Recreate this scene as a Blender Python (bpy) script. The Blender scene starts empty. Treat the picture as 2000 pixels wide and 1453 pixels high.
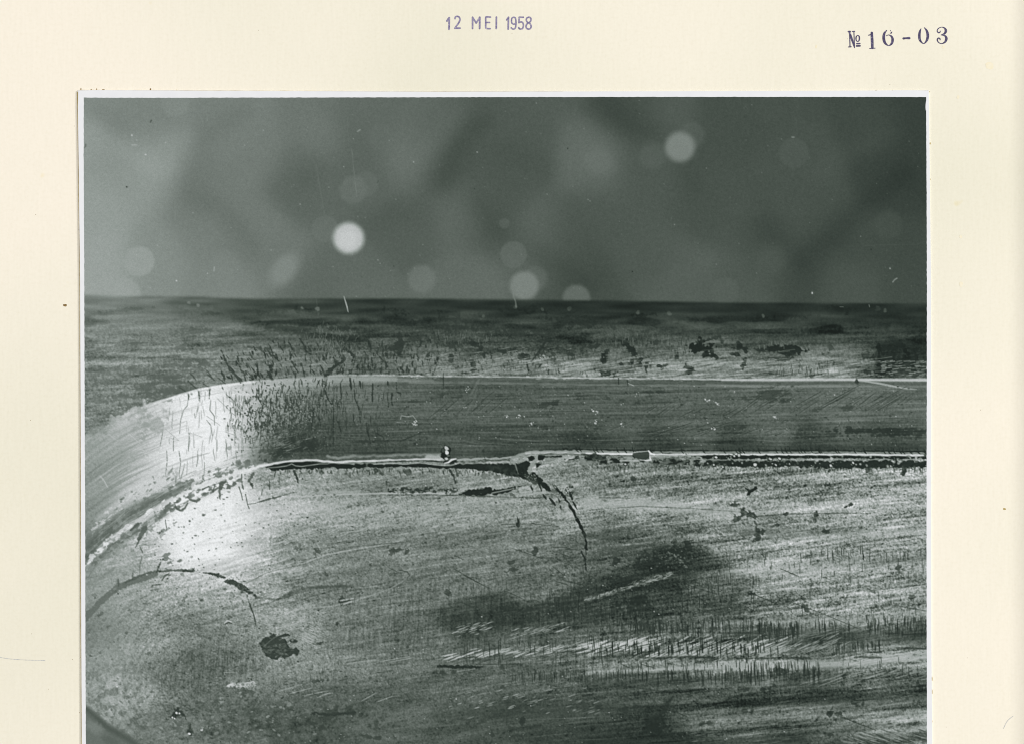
import bpy, math, time
import numpy as np

T0 = time.time()
scene = bpy.context.scene
C = scene.collection
K = 0.291 / 2000.0            # metres per unit of the sheet's own ruler (sheet about A4 wide)
def wx(x): return (x - 1000.0) * K
def wy(y): return (726.5 - y) * K

# ------------------------------------------------------------------ camera
cam_d = bpy.data.cameras.new("camera"); cam = bpy.data.objects.new("camera", cam_d); C.objects.link(cam)
cam.location = (0, 0, 0.80)
cam_d.sensor_width = 36.0; cam_d.sensor_fit = 'HORIZONTAL'
cam_d.lens = 36.0 * 0.80 / 0.291
cam_d.clip_start = 0.01; cam_d.clip_end = 50
scene.camera = cam

# ------------------------------------------------------------------ light: the soft, even lamp of a copy stand
world = bpy.data.worlds.new("World"); scene.world = world; world.use_nodes = True
bg = world.node_tree.nodes["Background"]
bg.inputs[0].default_value = (1.0, 1.0, 1.0, 1); bg.inputs[1].default_value = 0.40
def area(name, loc, size, power, target=(0, 0, 0)):
    ld = bpy.data.lights.new(name, 'AREA'); ld.shape = 'SQUARE'; ld.size = size; ld.energy = power
    ld.color = (1.0, 1.0, 1.0)
    o = bpy.data.objects.new(name, ld); C.objects.link(o); o.location = loc
    d = (target[0]-loc[0], target[1]-loc[1], target[2]-loc[2])
    import mathutils
    o.rotation_euler = mathutils.Vector(d).to_track_quat('-Z', 'Y').to_euler()
    return o
area("copy_lamp", (4.2, 1.2, 3.2), 1.2, 181.0)
area("overhead_lamp", (0, 0, 3.0), 1.2, 25.8)
scene.view_settings.view_transform = 'Standard'; scene.view_settings.look = 'None'
scene.view_settings.exposure = 0; scene.view_settings.gamma = 1
scene.view_settings.use_curve_mapping = False
scene.cycles.filter_width = 1.0

# ------------------------------------------------------------------ helpers
def srgb2lin(c):
    c = np.asarray(c, dtype=np.float64)
    return np.where(c <= 0.04045, c / 12.92, ((c + 0.055) / 1.055) ** 2.4)
def col(r, g, b):
    v = srgb2lin([r/255, g/255, b/255]); return (float(v[0]), float(v[1]), float(v[2]), 1.0)

def mat_base(name, rough=0.9, spec=0.05):
    m = bpy.data.materials.new(name); m.use_nodes = True
    b = m.node_tree.nodes["Principled BSDF"]
    b.inputs["Roughness"].default_value = rough
    b.inputs["Specular IOR Level"].default_value = spec
    return m, m.node_tree, b
def noise_node(nt, scale, detail=4, mapping=None, rough=0.5):
    tc = nt.nodes.new("ShaderNodeTexCoord"); mp = nt.nodes.new("ShaderNodeMapping")
    if mapping: mp.inputs["Scale"].default_value = mapping
    nt.links.new(tc.outputs["Object"], mp.inputs["Vector"])
    n = nt.nodes.new("ShaderNodeTexNoise"); n.inputs["Scale"].default_value = scale
    n.inputs["Detail"].default_value = detail; n.inputs["Roughness"].default_value = rough
    nt.links.new(mp.outputs["Vector"], n.inputs["Vector"]); return n
def ramp(nt, src, stops):
    r = nt.nodes.new("ShaderNodeValToRGB"); e = r.color_ramp.elements
    while len(e) < len(stops): e.new(0.5)
    for i, (p, c) in enumerate(stops): e[i].position = p; e[i].color = c
    nt.links.new(src, r.inputs["Fac"]); return r
def mixc(nt, fac, a, b, mode='MIX'):
    m = nt.nodes.new("ShaderNodeMix"); m.data_type = 'RGBA'; m.blend_type = mode
    for sock, v in ((m.inputs[0], fac), (m.inputs[6], a), (m.inputs[7], b)):
        if hasattr(v, 'default_value'): nt.links.new(v, sock)
        else: sock.default_value = v
    return m.outputs[2]

def paper_material():
    m, nt, b = mat_base("cream_album_paper", 0.95, 0.02)
    big = noise_node(nt, 6, 2)
    c1 = ramp(nt, big.outputs["Fac"], [(0.36, col(236, 231, 211)), (0.50, col(245, 238, 220)), (0.63, col(250, 241, 224))])
    laid = noise_node(nt, 1300, 2, (1.0, 0.10, 1.0))
    c2 = ramp(nt, laid.outputs["Fac"], [(0.30, (0.978, 0.978, 0.975, 1)), (0.70, (1.0, 1.0, 1.0, 1))])
    mot = noise_node(nt, 1100, 4, None, 0.6)
    c3 = ramp(nt, mot.outputs["Fac"], [(0.28, (0.965, 0.96, 0.94, 1)), (0.48, (0.99, 0.99, 0.985, 1)), (0.75, (1.01, 1.01, 1.01, 1))])
    fox = noise_node(nt, 130, 2)
    c4 = ramp(nt, fox.outputs["Fac"], [(0.745, (1, 1, 1, 1)), (0.80, (0.97, 0.93, 0.80, 1))])
    o = mixc(nt, 1.0, c1.outputs[0], c2.outputs[0], 'MULTIPLY')
    o = mixc(nt, 1.0, o, c3.outputs[0], 'MULTIPLY')
    o = mixc(nt, 1.0, o, c4.outputs[0], 'MULTIPLY')
    nt.links.new(o, b.inputs["Base Color"])
    bump = nt.nodes.new("ShaderNodeBump"); bump.inputs["Strength"].default_value = 0.05; bump.inputs["Distance"].default_value = 0.0002
    nt.links.new(laid.outputs["Fac"], bump.inputs["Height"]); nt.links.new(bump.outputs[0], b.inputs["Normal"])
    return m
def print_paper_material():
    m, nt, b = mat_base("white_photographic_paper", 0.5, 0.05)
    n = noise_node(nt, 350, 4)
    c = ramp(nt, n.outputs["Fac"], [(0.3, col(230, 230, 232)), (0.7, col(234, 234, 235))])
    nt.links.new(c.outputs[0], b.inputs["Base Color"]); return m
def ink_material(name, dark, light, paper, cov):
    m, nt, b = mat_base(name, 0.9, 0.03)
    n = noise_node(nt, 1700, 3)
    c = ramp(nt, n.outputs["Fac"], [(0.30, dark), (0.55, light), (cov, light), (cov + 0.10, paper)])
    nt.links.new(c.outputs[0], b.inputs["Base Color"]); return m
def plain_material(name, c1, c2, scale=600):
    m, nt, b = mat_base(name, 0.9, 0.03)
    n = noise_node(nt, scale, 3)
    c = ramp(nt, n.outputs["Fac"], [(0.3, c1), (0.7, c2)])
    nt.links.new(c.outputs[0], b.inputs["Base Color"]); return m
def emulsion_material():
    m, nt, b = mat_base("silver_gelatin_emulsion", 0.45, 0.04)
    at = nt.nodes.new("ShaderNodeAttribute"); at.attribute_name = "silver_density"
    n = noise_node(nt, 3300, 2)                                  # film grain
    r = ramp(nt, n.outputs["Fac"], [(0.25, (0.90, 0.90, 0.90, 1)), (0.75, (1.10, 1.10, 1.10, 1))])
    o = mixc(nt, 1.0, at.outputs["Color"], r.outputs[0], 'MULTIPLY')
    nt.links.new(o, b.inputs["Base Color"]); return m

M_PAGE = paper_material(); M_WHITE = print_paper_material(); M_PRINT = emulsion_material()
CREAM = col(246, 239, 221)
M_INK1 = ink_material("violet_date_ink", col(112, 104, 140), col(150, 142, 170), col(196, 188, 196), 0.60)
M_INK2 = ink_material("blue_black_number_ink", col(68, 62, 88), col(92, 86, 114), col(176, 168, 180), 0.62)
M_GLUE_SHADE = plain_material("yellowed_glue_and_shade", col(166, 142, 84), col(206, 188, 134))
M_SPECK = plain_material("brown_speck", col(120, 96, 56), col(160, 132, 84))
M_FOX = plain_material("pale_foxing", col(241, 230, 198), col(245, 236, 212))
M_PENCIL = plain_material("faint_pencil", col(176, 180, 186), col(224, 220, 208), 1500)

def mesh_obj(name, verts, faces, mat, parent=None, smooth=False):
    me = bpy.data.meshes.new(name); me.from_pydata(verts, [], faces); me.update()
    if smooth:
        for p in me.polygons: p.use_smooth = True
    me.materials.append(mat)
    o = bpy.data.objects.new(name, me); C.objects.link(o)
    if parent: o.parent = parent
    return o

# ------------------------------------------------------------------ table under the sheet
tm = plain_material("grey_table_laminate", col(150, 150, 148), col(165, 165, 162), 60)
tb = mesh_obj("table_surface", [(-1.5, -1.5, -0.004), (1.5, -1.5, -0.004), (1.5, 1.5, -0.004), (-1.5, 1.5, -0.004)], [(0, 1, 2, 3)], tm)
tb["kind"] = "structure"

# ------------------------------------------------------------------ album page: a sheet with gently curled edges
def page_z(x, y):
    z = 0.0
    if x > 1972: z += ((x - 1972) / 60.0) ** 2 * 0.0030
    if y < 8: z += 0.0
    return z
def build_page():
    xs = sorted(set([-70, -40, -10] + list(range(0, 1960, 70)) + list(range(1960, 2046, 6))))
    ys = sorted(set(list(range(-46, 14, 6)) + list(range(14, 1750, 70)) + [1780]))
    vs, fs = [], []
    nx, ny = len(xs), len(ys)
    for lay in (0, 1):
        for y in ys:
            for x in xs: vs.append((wx(x), wy(y), page_z(x, y) - lay * 0.0004))
    n = nx * ny
    for j in range(ny - 1):
        for i in range(nx - 1):
            a = j*nx+i; b = a+1; c = a+nx+1; d = a+nx
            fs.append((d, c, b, a)); fs.append((n+a, n+b, n+c, n+d))
    for i in range(nx - 1):
        fs.append((i, i+1, n+i+1, n+i)); q = (ny-1)*nx
        fs.append((q+i+1, q+i, n+q+i, n+q+i+1))
    for j in range(ny - 1):
        fs.append(((j+1)*nx, j*nx, n+j*nx, n+(j+1)*nx)); e = nx-1
        fs.append((j*nx+e, (j+1)*nx+e, n+(j+1)*nx+e, n+j*nx+e))
    o = mesh_obj("album_page", vs, fs, M_PAGE)
    for p in o.data.polygons: p.use_smooth = len(p.vertices) == 4 and abs(p.normal.z) > 0.3
    return o
page = build_page()
page["label"] = "cream album page with ink stamps along its top, under the mounted photograph"
page["category"] = "album page"

# ------------------------------------------------------------------ ink strokes on the page
def ribbon(vs, fs, pts, w, z):
    """flat ribbon with round ends; w a number or a list of widths"""
    n = len(pts)
    ws = w if isinstance(w, (list, tuple)) else [w] * n
    L, R = [], []
    for i in range(n):
        a = pts[max(i-1, 0)]; b = pts[min(i+1, n-1)]
        dx, dy = b[0]-a[0], b[1]-a[1]; l = math.hypot(dx, dy) or 1.0
        nx_, ny_ = -dy/l, dx/l; h = ws[i]/2
        L.append((pts[i][0]+nx_*h, pts[i][1]+ny_*h)); R.append((pts[i][0]-nx_*h, pts[i][1]-ny_*h))
    def cap(p, q, h):
        ang = math.atan2(p[1]-q[1], p[0]-q[0]); out = []
        for k in range(1, 5):
            t = ang + math.pi/2 - k*math.pi/5
            out.append((p[0]+math.cos(t)*h, p[1]+math.sin(t)*h))
        return out
    loop = L + cap(pts[-1], pts[-2], ws[-1]/2) + R[::-1] + cap(pts[0], pts[1], ws[0]/2)
    # quads along the ribbon and one fan at each end
    base = len(vs)
    for i, p in enumerate(L): vs.append((wx(p[0]), wy(p[1]), z+i*4e-7))
    for i, p in enumerate(R): vs.append((wx(p[0]), wy(p[1]), z+i*4e-7))
    for i in range(n-1): fs.append((base+i, base+i+1, base+n+i+1, base+n+i))
    for end in (0, n-1):
        q = 1 if end == 0 else n-2
        cp = cap(pts[end], pts[q], ws[end]/2); s = len(vs)
        for p in cp: vs.append((wx(p[0]), wy(p[1]), z+end*4e-7))
        a, b = (base+n+end, base+end)
        d1 = math.hypot(cp[0][0]-L[end][0], cp[0][1]-L[end][1]); d2 = math.hypot(cp[0][0]-R[end][0], cp[0][1]-R[end][1])
        seq = [base+end] + list(range(s, s+4)) + [base+n+end] if d1 < d2 else [base+n+end] + list(range(s, s+4)) + [base+end]
        fs.append(tuple(seq))
def smooth_pts(pts, n=5):
    """Catmull-Rom through pts"""
    out = []
    P = [pts[0]] + list(pts) + [pts[-1]]
    for i in range(1, len(P)-2):
        p0, p1, p2, p3 = P[i-1], P[i], P[i+1], P[i+2]
        for k in range(n):
            t = k / n
            out.append(tuple(0.5*((2*p1[c]) + (-p0[c]+p2[c])*t + (2*p0[c]-5*p1[c]+4*p2[c]-p3[c])*t*t + (-p0[c]+3*p1[c]-3*p2[c]+p3[c])*t**3) for c in range(len(p1))))
    out.append(tuple(pts[-1])); return out
def glyph(name, strokes, ox, oy, s, mat, parent, z0=0.00004):
    vs, fs = [], []
    for k, (kind, pts, w) in enumerate(strokes):
        q = [(ox+p[0]/s, oy+p[1]/s) + ((p[2]/s,) if len(p) > 2 else ()) for p in pts]
        if kind == 's': q = smooth_pts(q)
        if len(q[0]) > 2: ww = [max(p[2], 0.4) for p in q]
        else: ww = w / s
        ribbon(vs, fs, [(p[0], p[1]) for p in q], ww, z0 + k*0.000008)
    o = mesh_obj(name, vs, fs, mat, parent)
    # faces turned up
    for p in o.data.polygons:
        if p.normal.z < 0: p.flip()
    return o
def empty(name, loc, parent=None):
    o = bpy.data.objects.new(name, None); C.objects.link(o); o.location = loc; o.empty_display_size = 0.01
    if parent: o.parent = parent
    return o

date = empty("date_stamp", (0, 0, 0), page); date["label"] = "violet ink date stamp reading 12 MEI 1958"
S1 = 8.333; W1 = 30
G = lambda n, st: glyph(n, st, 840, 10, S1, M_INK1, date)
G("stamped_digit", [('l', [(275, 265), (312, 212)], 30), ('l', [(312, 212), (310, 400)], 30)])
G("stamped_digit", [('s', [(407, 228), (415, 200), (443, 190), (475, 205), (486, 245), (470, 290), (435, 340), (407, 378)], 27), ('l', [(405, 384), (487, 382)], 28)])
G("stamped_letter", [('l', [(692, 388), (692, 205)], 28), ('l', [(692, 205), (752, 300)], 26), ('l', [(752, 300), (810, 205)], 26), ('l', [(810, 205), (808, 388)], 28)])
G("stamped_letter", [('s', [(985, 203), (930, 200), (907, 208), (907, 290), (907, 370), (925, 388), (978, 391)], 26), ('l', [(907, 289), (970, 290)], 25)])
G("stamped_letter", [('l', [(1080, 203), (1078, 388)], 28)])
G("stamped_digit", [('l', [(1247, 248), (1277, 205)], 26), ('l', [(1277, 205), (1272, 398)], 28)])
G("stamped_digit", [('s', [(1398, 300), (1365, 318), (1333, 300), (1326, 255), (1336, 218), (1362, 205), (1388, 218), (1398, 260), (1398, 330), (1388, 380), (1360, 398), (1330, 388), (1322, 375)], 24)])
G("stamped_digit", [('l', [(1518, 205), (1450, 205)], 26), ('l', [(1450, 205), (1448, 295)], 24), ('s', [(1448, 295), (1480, 280), (1510, 295), (1520, 340), (1508, 385), (1480, 398), (1452, 390), (1444, 372)], 24)])
G("stamped_digit", [('s', [(1607, 205), (1578, 215), (1567, 245), (1580, 280), (1607, 297), (1635, 320), (1646, 355), (1633, 388), (1604, 398), (1573, 386), (1562, 352), (1575, 318), (1607, 294), (1633, 275), (1644, 240), (1632, 212), (1607, 203)], 25)])

num = empty("number_stamp", (0, 0, 0), page); num["label"] = "blue-black serial number stamp reading No 16-03"
G2 = lambda n, st: glyph(n, st, 1630, 40, S1, M_INK2, num)
G2("stamped_letter", [('l', [(245, 187), (252, 435)], 18), ('l', [(238, 187, 30), (285, 320, 36), (325, 450, 16)], 0), ('l', [(315, 187), (325, 440)], 16), ('l', [(222, 187), (262, 184)], 18), ('l', [(293, 186), (327, 184)], 18), ('l', [(230, 438), (270, 436)], 18)])
G2("stamped_letter", [('s', [(376, 248, 12), (402, 270, 22), (402, 325, 22), (378, 352, 12), (352, 325, 20), (352, 275, 20), (374, 248, 12)], 0), ('l', [(362, 385), (412, 383)], 24), ('l', [(360, 422), (414, 420)], 28)])
G2("stamped_digit", [('l', [(606, 208, 40), (612, 340, 46), (616, 455, 40)], 0), ('l', [(555, 247), (592, 238)], 18), ('l', [(592, 238), (606, 212)], 22), ('l', [(572, 464), (660, 458)], 14)])
G2("stamped_digit", [('s', [(848, 170, 16), (812, 215, 36), (800, 290, 46), (820, 370, 40), (878, 415, 16), (928, 385, 36), (945, 320, 42), (925, 265, 30), (880, 243, 14), (842, 258, 12)], 0), ('l', [(908, 168), (912, 180)], 10), ('s', [(935, 190, 8), (922, 212, 22), (906, 212, 8)], 0)])
G2("stamped_hyphen", [('l', [(1122, 300, 36), (1165, 296, 28), (1216, 294, 42)], 0)])
G2("stamped_digit", [('s', [(1408, 140, 10), (1388, 190, 34), (1380, 260, 42), (1392, 330, 36), (1450, 384, 14), (1502, 330, 36), (1518, 250, 44), (1500, 175, 34), (1464, 126, 14)], 0)])
G2("stamped_digit", [('s', [(1722, 180, 14), (1712, 203, 18), (1690, 205, 20), (1670, 180, 16), (1688, 140, 16), (1740, 116, 12), (1790, 132, 24), (1812, 175, 42), (1790, 220, 30), (1735, 243, 12)], 0),
   ('s', [(1735, 243, 12), (1795, 255, 26), (1820, 300, 42), (1800, 355, 32), (1745, 384, 14), (1695, 366, 16), (1672, 325, 20), (1690, 295, 22), (1715, 305, 20), (1718, 325, 14)], 0)])

# ------------------------------------------------------------------ small marks on the page
rs = np.random.RandomState(5)
def flat_blob(name, x, y, rx, ry, mat, parent, z=0.00003, n=10):
    vs = [(wx(x), wy(y), z)]; 
    for i in range(n):
        t = 2*math.pi*i/n; r = 0.75 + 0.5*rs.rand()
        vs.append((wx(x+math.cos(t)*rx*r), wy(y-math.sin(t)*ry*r), z))
    return mesh_obj(name, vs, [(0, 1+i, 1+(i+1) % n) for i in range(n)], mat, parent)
for (x, y, rx, ry) in [(1843, 93, 3, 3), (127, 597, 4, 2.5), (1877, 555, 4, 5), (1876, 463, 3, 3), (1594, 92, 2, 3), (1871, 190, 2.5, 4), (1932, 130, 8, 7), (1962, 993, 3, 2)]:
    flat_blob("foxing_spot", x, y, rx, ry, M_GLUE_SHADE if (x, y) == (1962, 993) else M_SPECK if (x, y) == (127, 597) else M_FOX, page)
for (x, y) in [(95, 1345), (62, 1237), (1889, 1284), (1655, 77), (145, 247), (142, 1287), (155, 1391), (1738, 166), (1000, 66), (505, 60), (70, 420), (1915, 800), (1848, 1419), (60, 820)]:
    flat_blob("ink_speck", x, y, 0.6, 0.7, M_SPECK, page, n=6)
def mark(name, pts, w, mat):
    vs, fs = [], []; ribbon(vs, fs, smooth_pts(pts), w, 0.00004)
    o = mesh_obj(name, vs, fs, mat, page)
    for p in o.data.polygons:
        if p.normal.z < 0: p.flip()
    return o
mark("pencil_line", [(-6, 1281), (12, 1285), (40, 1287.5), (65, 1288.5), (88, 1289)], 1.1, M_PENCIL)
mark("pencil_line", [(1960, 1422), (1967, 1408), (1977, 1399), (1985, 1397), (1992, 1403)], 1.3, M_PENCIL)
page_children_done = True

# ================================================================== the photographic print
# edges of the sheet of photographic paper and of the picture on it
def curve(pts, sm=0):
    xs = np.array([p[0] for p in pts], float); ys = np.array([p[1] for p in pts], float)
    def f(x): return np.interp(x, xs, ys)
    return f
OL = curve([(170, 152), (300, 154), (560, 157), (820, 158), (1240, 159.3), (1453, 160.2), (1700, 161.5)])
OR = curve([(170, 1813.8), (370, 1816), (560, 1818), (1020, 1818), (1240, 1818.6), (1453, 1820.5), (1700, 1822)])
OT = curve([(150, 177), (300, 177.6), (800, 180), (1200, 179.6), (1700, 178), (1825, 177)])
PL = curve([(185, 164.4), (300, 164), (560, 165.2), (820, 166), (1020, 167), (1240, 167.4), (1453, 168.2), (1700, 169)])
PR = curve([(185, 1808.4), (370, 1809.4), (560, 1810), (1020, 1809.2), (1240, 1809.6), (1453, 1810.2), (1700, 1811)])
PT = curve([(160, 192), (300, 192.2), (700, 191.4), (1250, 190.4), (1812, 190.6)])
BOT_P, BOT_O = 1520.0, 1534.0

# ---------------------------------------------------------------- painter for the grey tones of the picture
OX, OY = 156.0, 184.0
NW, NH = 1664, 1344
YY, XX = np.mgrid[0:NH, 0:NW].astype(np.float32)
XX += OX; YY += OY
fy = np.fft.fftfreq(NH)[:, None]; fx = np.fft.rfftfreq(NW)[None, :]
def noise(su, sv, ang=0.0, seed=0):
    """unit-variance noise, gaussian-correlated over su along angle ang and sv across it"""
    r = np.random.RandomState(seed); w = r.standard_normal((NH, NW)).astype(np.float32)
    a = math.radians(ang); c, s = math.cos(a), math.sin(a)
    u = fx*c + fy*s; v = -fx*s + fy*c
    f = np.fft.rfft2(w) * np.exp(-2*math.pi**2*((u*su)**2 + (v*sv)**2))
    o = np.fft.irfft2(f, s=(NH, NW)).astype(np.float32)
    return (o - o.mean()) / o.std()
def blur(a, su, sv=None):
    sv = su if sv is None else sv
    pad = 40
    b = np.pad(a, pad, mode='edge'); h, w = b.shape
    gy = np.fft.fftfreq(h)[:, None]; gx = np.fft.rfftfreq(w)[None, :]
    f = np.fft.rfft2(b) * np.exp(-2*math.pi**2*((gx*su)**2 + (gy*sv)**2))
    return np.fft.irfft2(f, s=(h, w)).astype(np.float32)[pad:-pad, pad:-pad]
def sstep(x): x = np.clip(x, 0, 1); return x*x*(3-2*x)
XL = np.arange(NW) + OX
def scurve(pts, sm=9):
    y = np.interp(XL, [p[0] for p in pts], [p[1] for p in pts])
    k = np.hanning(2*sm+1); k /= k.sum()
    return np.convolve(np.pad(y, sm, mode='edge'), k, mode='valid').astype(np.float32)
def field(pts, sig, ay=1.0):
    """smooth tone through control points (x, y, g)"""
    st = 8
    gx_, gy_ = np.meshgrid(np.arange(0, NW+st, st)+OX, np.arange(0, NH+st, st)+OY)
    num_ = np.zeros_like(gx_, float); den = np.zeros_like(gx_, float)
    for (x, y, g) in pts:
        d2 = (gx_-x)**2 + ((gy_-y)*ay)**2
        w = np.exp(-d2/(2*sig*sig)) + 2e-3*np.exp(-d2/(2*(4*sig)**2)) + 1e-7/(1+d2/1e4)
        num_ += w*g; den += w
    f = num_/den
    ix = (XX-OX)/st; iy = (YY-OY)/st
    x0 = ix.astype(int); y0 = iy.astype(int); tx = ix-x0; ty = iy-y0
    return ((f[y0, x0]*(1-tx)+f[y0, x0+1]*tx)*(1-ty) + (f[y0+1, x0]*(1-tx)+f[y0+1, x0+1]*tx)*ty).astype(np.float32)

HZ = scurve([(150, 577), (250, 579), (330, 580.5), (400, 580), (440, 583), (520, 584), (820, 584), (1000, 586), (1150, 587.5), (1300, 590), (1480, 592.5), (1700, 593.5), (1830, 594.5)])
RG = scurve([(150, 872), (167, 862), (191, 844), (234, 815), (250, 806), (284, 793), (307, 783), (329, 777), (350, 770), (388, 759), (429, 752), (490, 744), (551, 739), (609, 735), (677, 733), (760, 733), (820, 734.5), (992, 735.5), (1170, 738.5), (1418, 741), (1640, 741), (1830, 742)])
SM = scurve([(150, 1135), (168, 1109), (184, 1084), (207, 1062), (230, 1046), (245, 1030), (282, 1011), (298, 996), (340, 973), (374, 955), (415, 939), (454, 926), (499, 912), (521, 906), (560, 899), (605, 896), (659, 900), (730, 898), (830, 895), (900, 895), (960, 894), (999, 892), (1017, 886), (1040, 882.5), (1100, 882), (1150, 884), (1300, 886), (1480, 886), (1650, 886), (1830, 888)], 6)

back_pts0 = [(180,200,122),(170,260,140),(250,280,130),(300,210,118),(200,400,145),(200,500,148),(180,560,150),(300,350,138),(330,330,140),(300,500,131),(380,360,110),(370,370,104),(450,250,116),(500,300,112),(400,450,118),(500,450,112),(600,350,98),(590,360,90),(700,250,95),(700,350,92),(550,530,108),(480,480,110),(450,560,125),(600,560,92),(700,560,95),(620,250,108),(820,310,107),(860,240,97),(900,260,78),(865,330,74),(930,230,80),(950,420,76),(900,420,95),(1000,300,78),(1050,480,90),(1100,500,75),(1150,550,68),(900,560,98),(800,450,85),(1170,320,96),(1240,230,67),(1250,340,78),(1180,420,78),(1300,230,82),(1400,260,66),(1400,400,70),(1250,500,80),(1330,550,85),(1550,300,70),(1500,220,66),(1700,220,60),(1790,220,52),(1730,370,53),(1780,350,52),(1600,400,68),(1560,420,70),(1500,460,60),(1510,510,75),(1560,540,57),(1620,460,59),(1700,470,66),(1790,480,60),(1650,560,70),(1450,570,75),(1790,560,62),(230,330,132),(260,230,116),(210,225,116)]
back_pts = [(x, y, g+(9*max(0, 1-(x-160)/500)*max(0, 1-(y-190)/500)) + (4 if x > 1350 else 0)) for x, y, g in back_pts0]
slope_pts = [(200,620,122),(300,640,114),(400,650,108),(180,700,124),(300,700,128),(200,750,122),(250,740,115),(300,750,103),(340,755,104),(400,720,125),(450,720,122),(400,600,88),(300,600,105),(200,595,115),(500,600,74),(600,600,70),(600,640,78),(500,640,88),(700,640,65),(800,600,58),(900,600,54),(800,650,68),(900,640,68),(1000,600,48),(1000,640,66),(1100,600,44),(1100,640,58),(550,700,112),(650,700,102),(750,700,94),(650,665,76),(850,710,108),(950,710,103),(1000,720,118),(1100,720,130),(950,670,74),(1100,670,68),(1300,600,40),(1500,603,40),(1700,610,41),(1300,640,70),(1300,680,92),(1300,720,128),(1500,622,58),(1500,645,72),(1500,700,108),(1600,720,130),(1600,645,66),(1700,655,66),(1650,700,112),(1790,640,50),(1790,615,43),(1750,690,56),(1750,725,66),(1400,720,125),(1200,610,44),(1200,650,72),(1200,700,105),(180,800,118),(220,790,120),(180,840,120)]
band_pts = [(180,880,150),(200,920,142),(250,900,152),(300,860,192),(250,850,168),(290,830,172),(320,800,208),(380,790,228),(420,800,228),(380,850,232),(420,870,230),(350,900,224),(300,920,206),(340,840,214),(345,870,220),(440,840,222),(390,820,232),(270,950,185),(230,980,160),(200,1000,135),(180,1020,125),(350,940,195),(400,920,215),(450,890,207),(480,800,190),(480,860,188),(500,840,165),(530,800,150),(560,780,128),(560,820,104),(540,870,72),(600,860,58),(515,885,84),(620,790,92),(650,850,74),(700,780,95),(700,850,72),(750,870,70),(800,780,88),(800,850,75),(900,780,81),(900,850,78),(1000,790,82),(1000,840,80),(1000,870,56),(1150,870,55),(1300,872,55),(1450,870,57),(1600,870,58),(1750,870,58),(1100,800,84),(1200,800,84),(1200,840,78),(1350,800,86),(1350,840,88),(1500,790,90),(1500,830,94),(1650,800,97),(1780,800,97),(1650,830,94),(1780,830,84),(1700,850,74),(460,760,205),(520,760,180),(600,755,140),(700,755,110),(180,960,140),(180,1060,100)]
face_pts = [(380,1020,216),(430,960,207),(350,1050,202),(280,1080,166),(220,1100,148),(180,1150,132),(420,1080,192),(480,1060,166),(520,1000,186),(560,990,176),(640,960,142),(560,930,140),(700,940,128),(800,940,124),(650,1000,166),(700,1000,152),(800,1000,150),(900,1000,152),(1000,1000,152),(600,1040,132),(700,1060,124),(600,1080,130),(800,1060,124),(900,1030,118),(1000,1030,114),(1100,1010,140),(1150,1000,150),(1100,950,138),(1200,940,122),(1300,940,118),(1400,940,124),(1250,990,165),(1400,990,158),(1500,960,140),(1600,960,140),(1700,960,152),(1790,960,162),(1200,1030,98),(1180,1060,100),(1300,1040,100),(1400,1020,130),(1600,1000,142),(1750,1020,152),(1500,1030,108),(1550,1050,166),(1450,1060,130),(1650,1080,140),(1780,1080,134),(1200,1080,90),(1300,1090,60),(1330,1100,58),(1250,1150,62),(1150,1180,68),(1000,1200,60),(950,1210,70),(1100,1215,76),(1050,1150,108),(900,1120,114),(800,1140,110),(700,1130,116),(600,1130,122),(1400,1130,94),(1500,1110,140),(1600,1120,150),(1700,1150,156),(1500,1180,118),(1400,1170,84),(1600,1190,152),(1750,1190,134),(1790,1170,134),(1300,1180,68),(1350,1205,98),(1200,1230,85),(1100,1262,104),(500,1150,140),(450,1160,152),(400,1150,160),(350,1140,172),(300,1160,150),(250,1180,138),(200,1200,120),(180,1240,110),(200,1290,122),(300,1250,128),(350,1200,120),(400,1230,118),(450,1200,132),(250,1350,132),(220,1390,130),(330,1300,104),(400,1280,98),(450,1300,98),(400,1350,98),(500,1330,118),(550,1310,126),(600,1280,126),(650,1250,114),(700,1250,110),(800,1250,105),(700,1300,116),(800,1290,110),(600,1370,90),(500,1390,88),(700,1380,94),(800,1380,98),(600,1430,80),(450,1420,100),(350,1400,108),(300,1420,110),(900,1315,100),(1000,1320,95),(1000,1262,98),(1100,1330,95),(900,1350,105),(900,1400,84),(1000,1390,72),(850,1440,95),(950,1440,84),(1100,1390,74),(1100,1430,68),(1200,1260,110),(1300,1260,98),(1400,1270,92),(1200,1310,116),(1300,1305,122),(1250,1335,80),(1400,1308,132),(1500,1300,142),(1200,1350,78),(1300,1350,72),(1200,1390,74),(1280,1420,52),(1200,1440,64),(1350,1400,95),(1400,1420,112),(1350,1450,62),(1450,1380,74),(1450,1420,102),(1600,1290,95),(1700,1292,134),(1790,1288,154),(1550,1235,84),(1650,1242,76),(1780,1242,82),(1700,1215,154),(1550,1212,140),(1600,1330,74),(1700,1330,94),(1790,1330,74),(1550,1360,78),(1650,1370,80),(1750,1370,92),(1500,1400,102),(1600,1400,118),(1700,1400,128),(1780,1410,134),(1550,1440,68),(1650,1440,84),(1780,1440,98),(300,1030,192),(250,1065,142),(400,1080,210),(450,1045,200),(430,1125,172),(340,990,212),(470,1000,196),(440,1085,186),(400,1050,224),(370,1060,208),(350,1000,222),(1050,960,150),(1180,960,138)]

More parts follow.
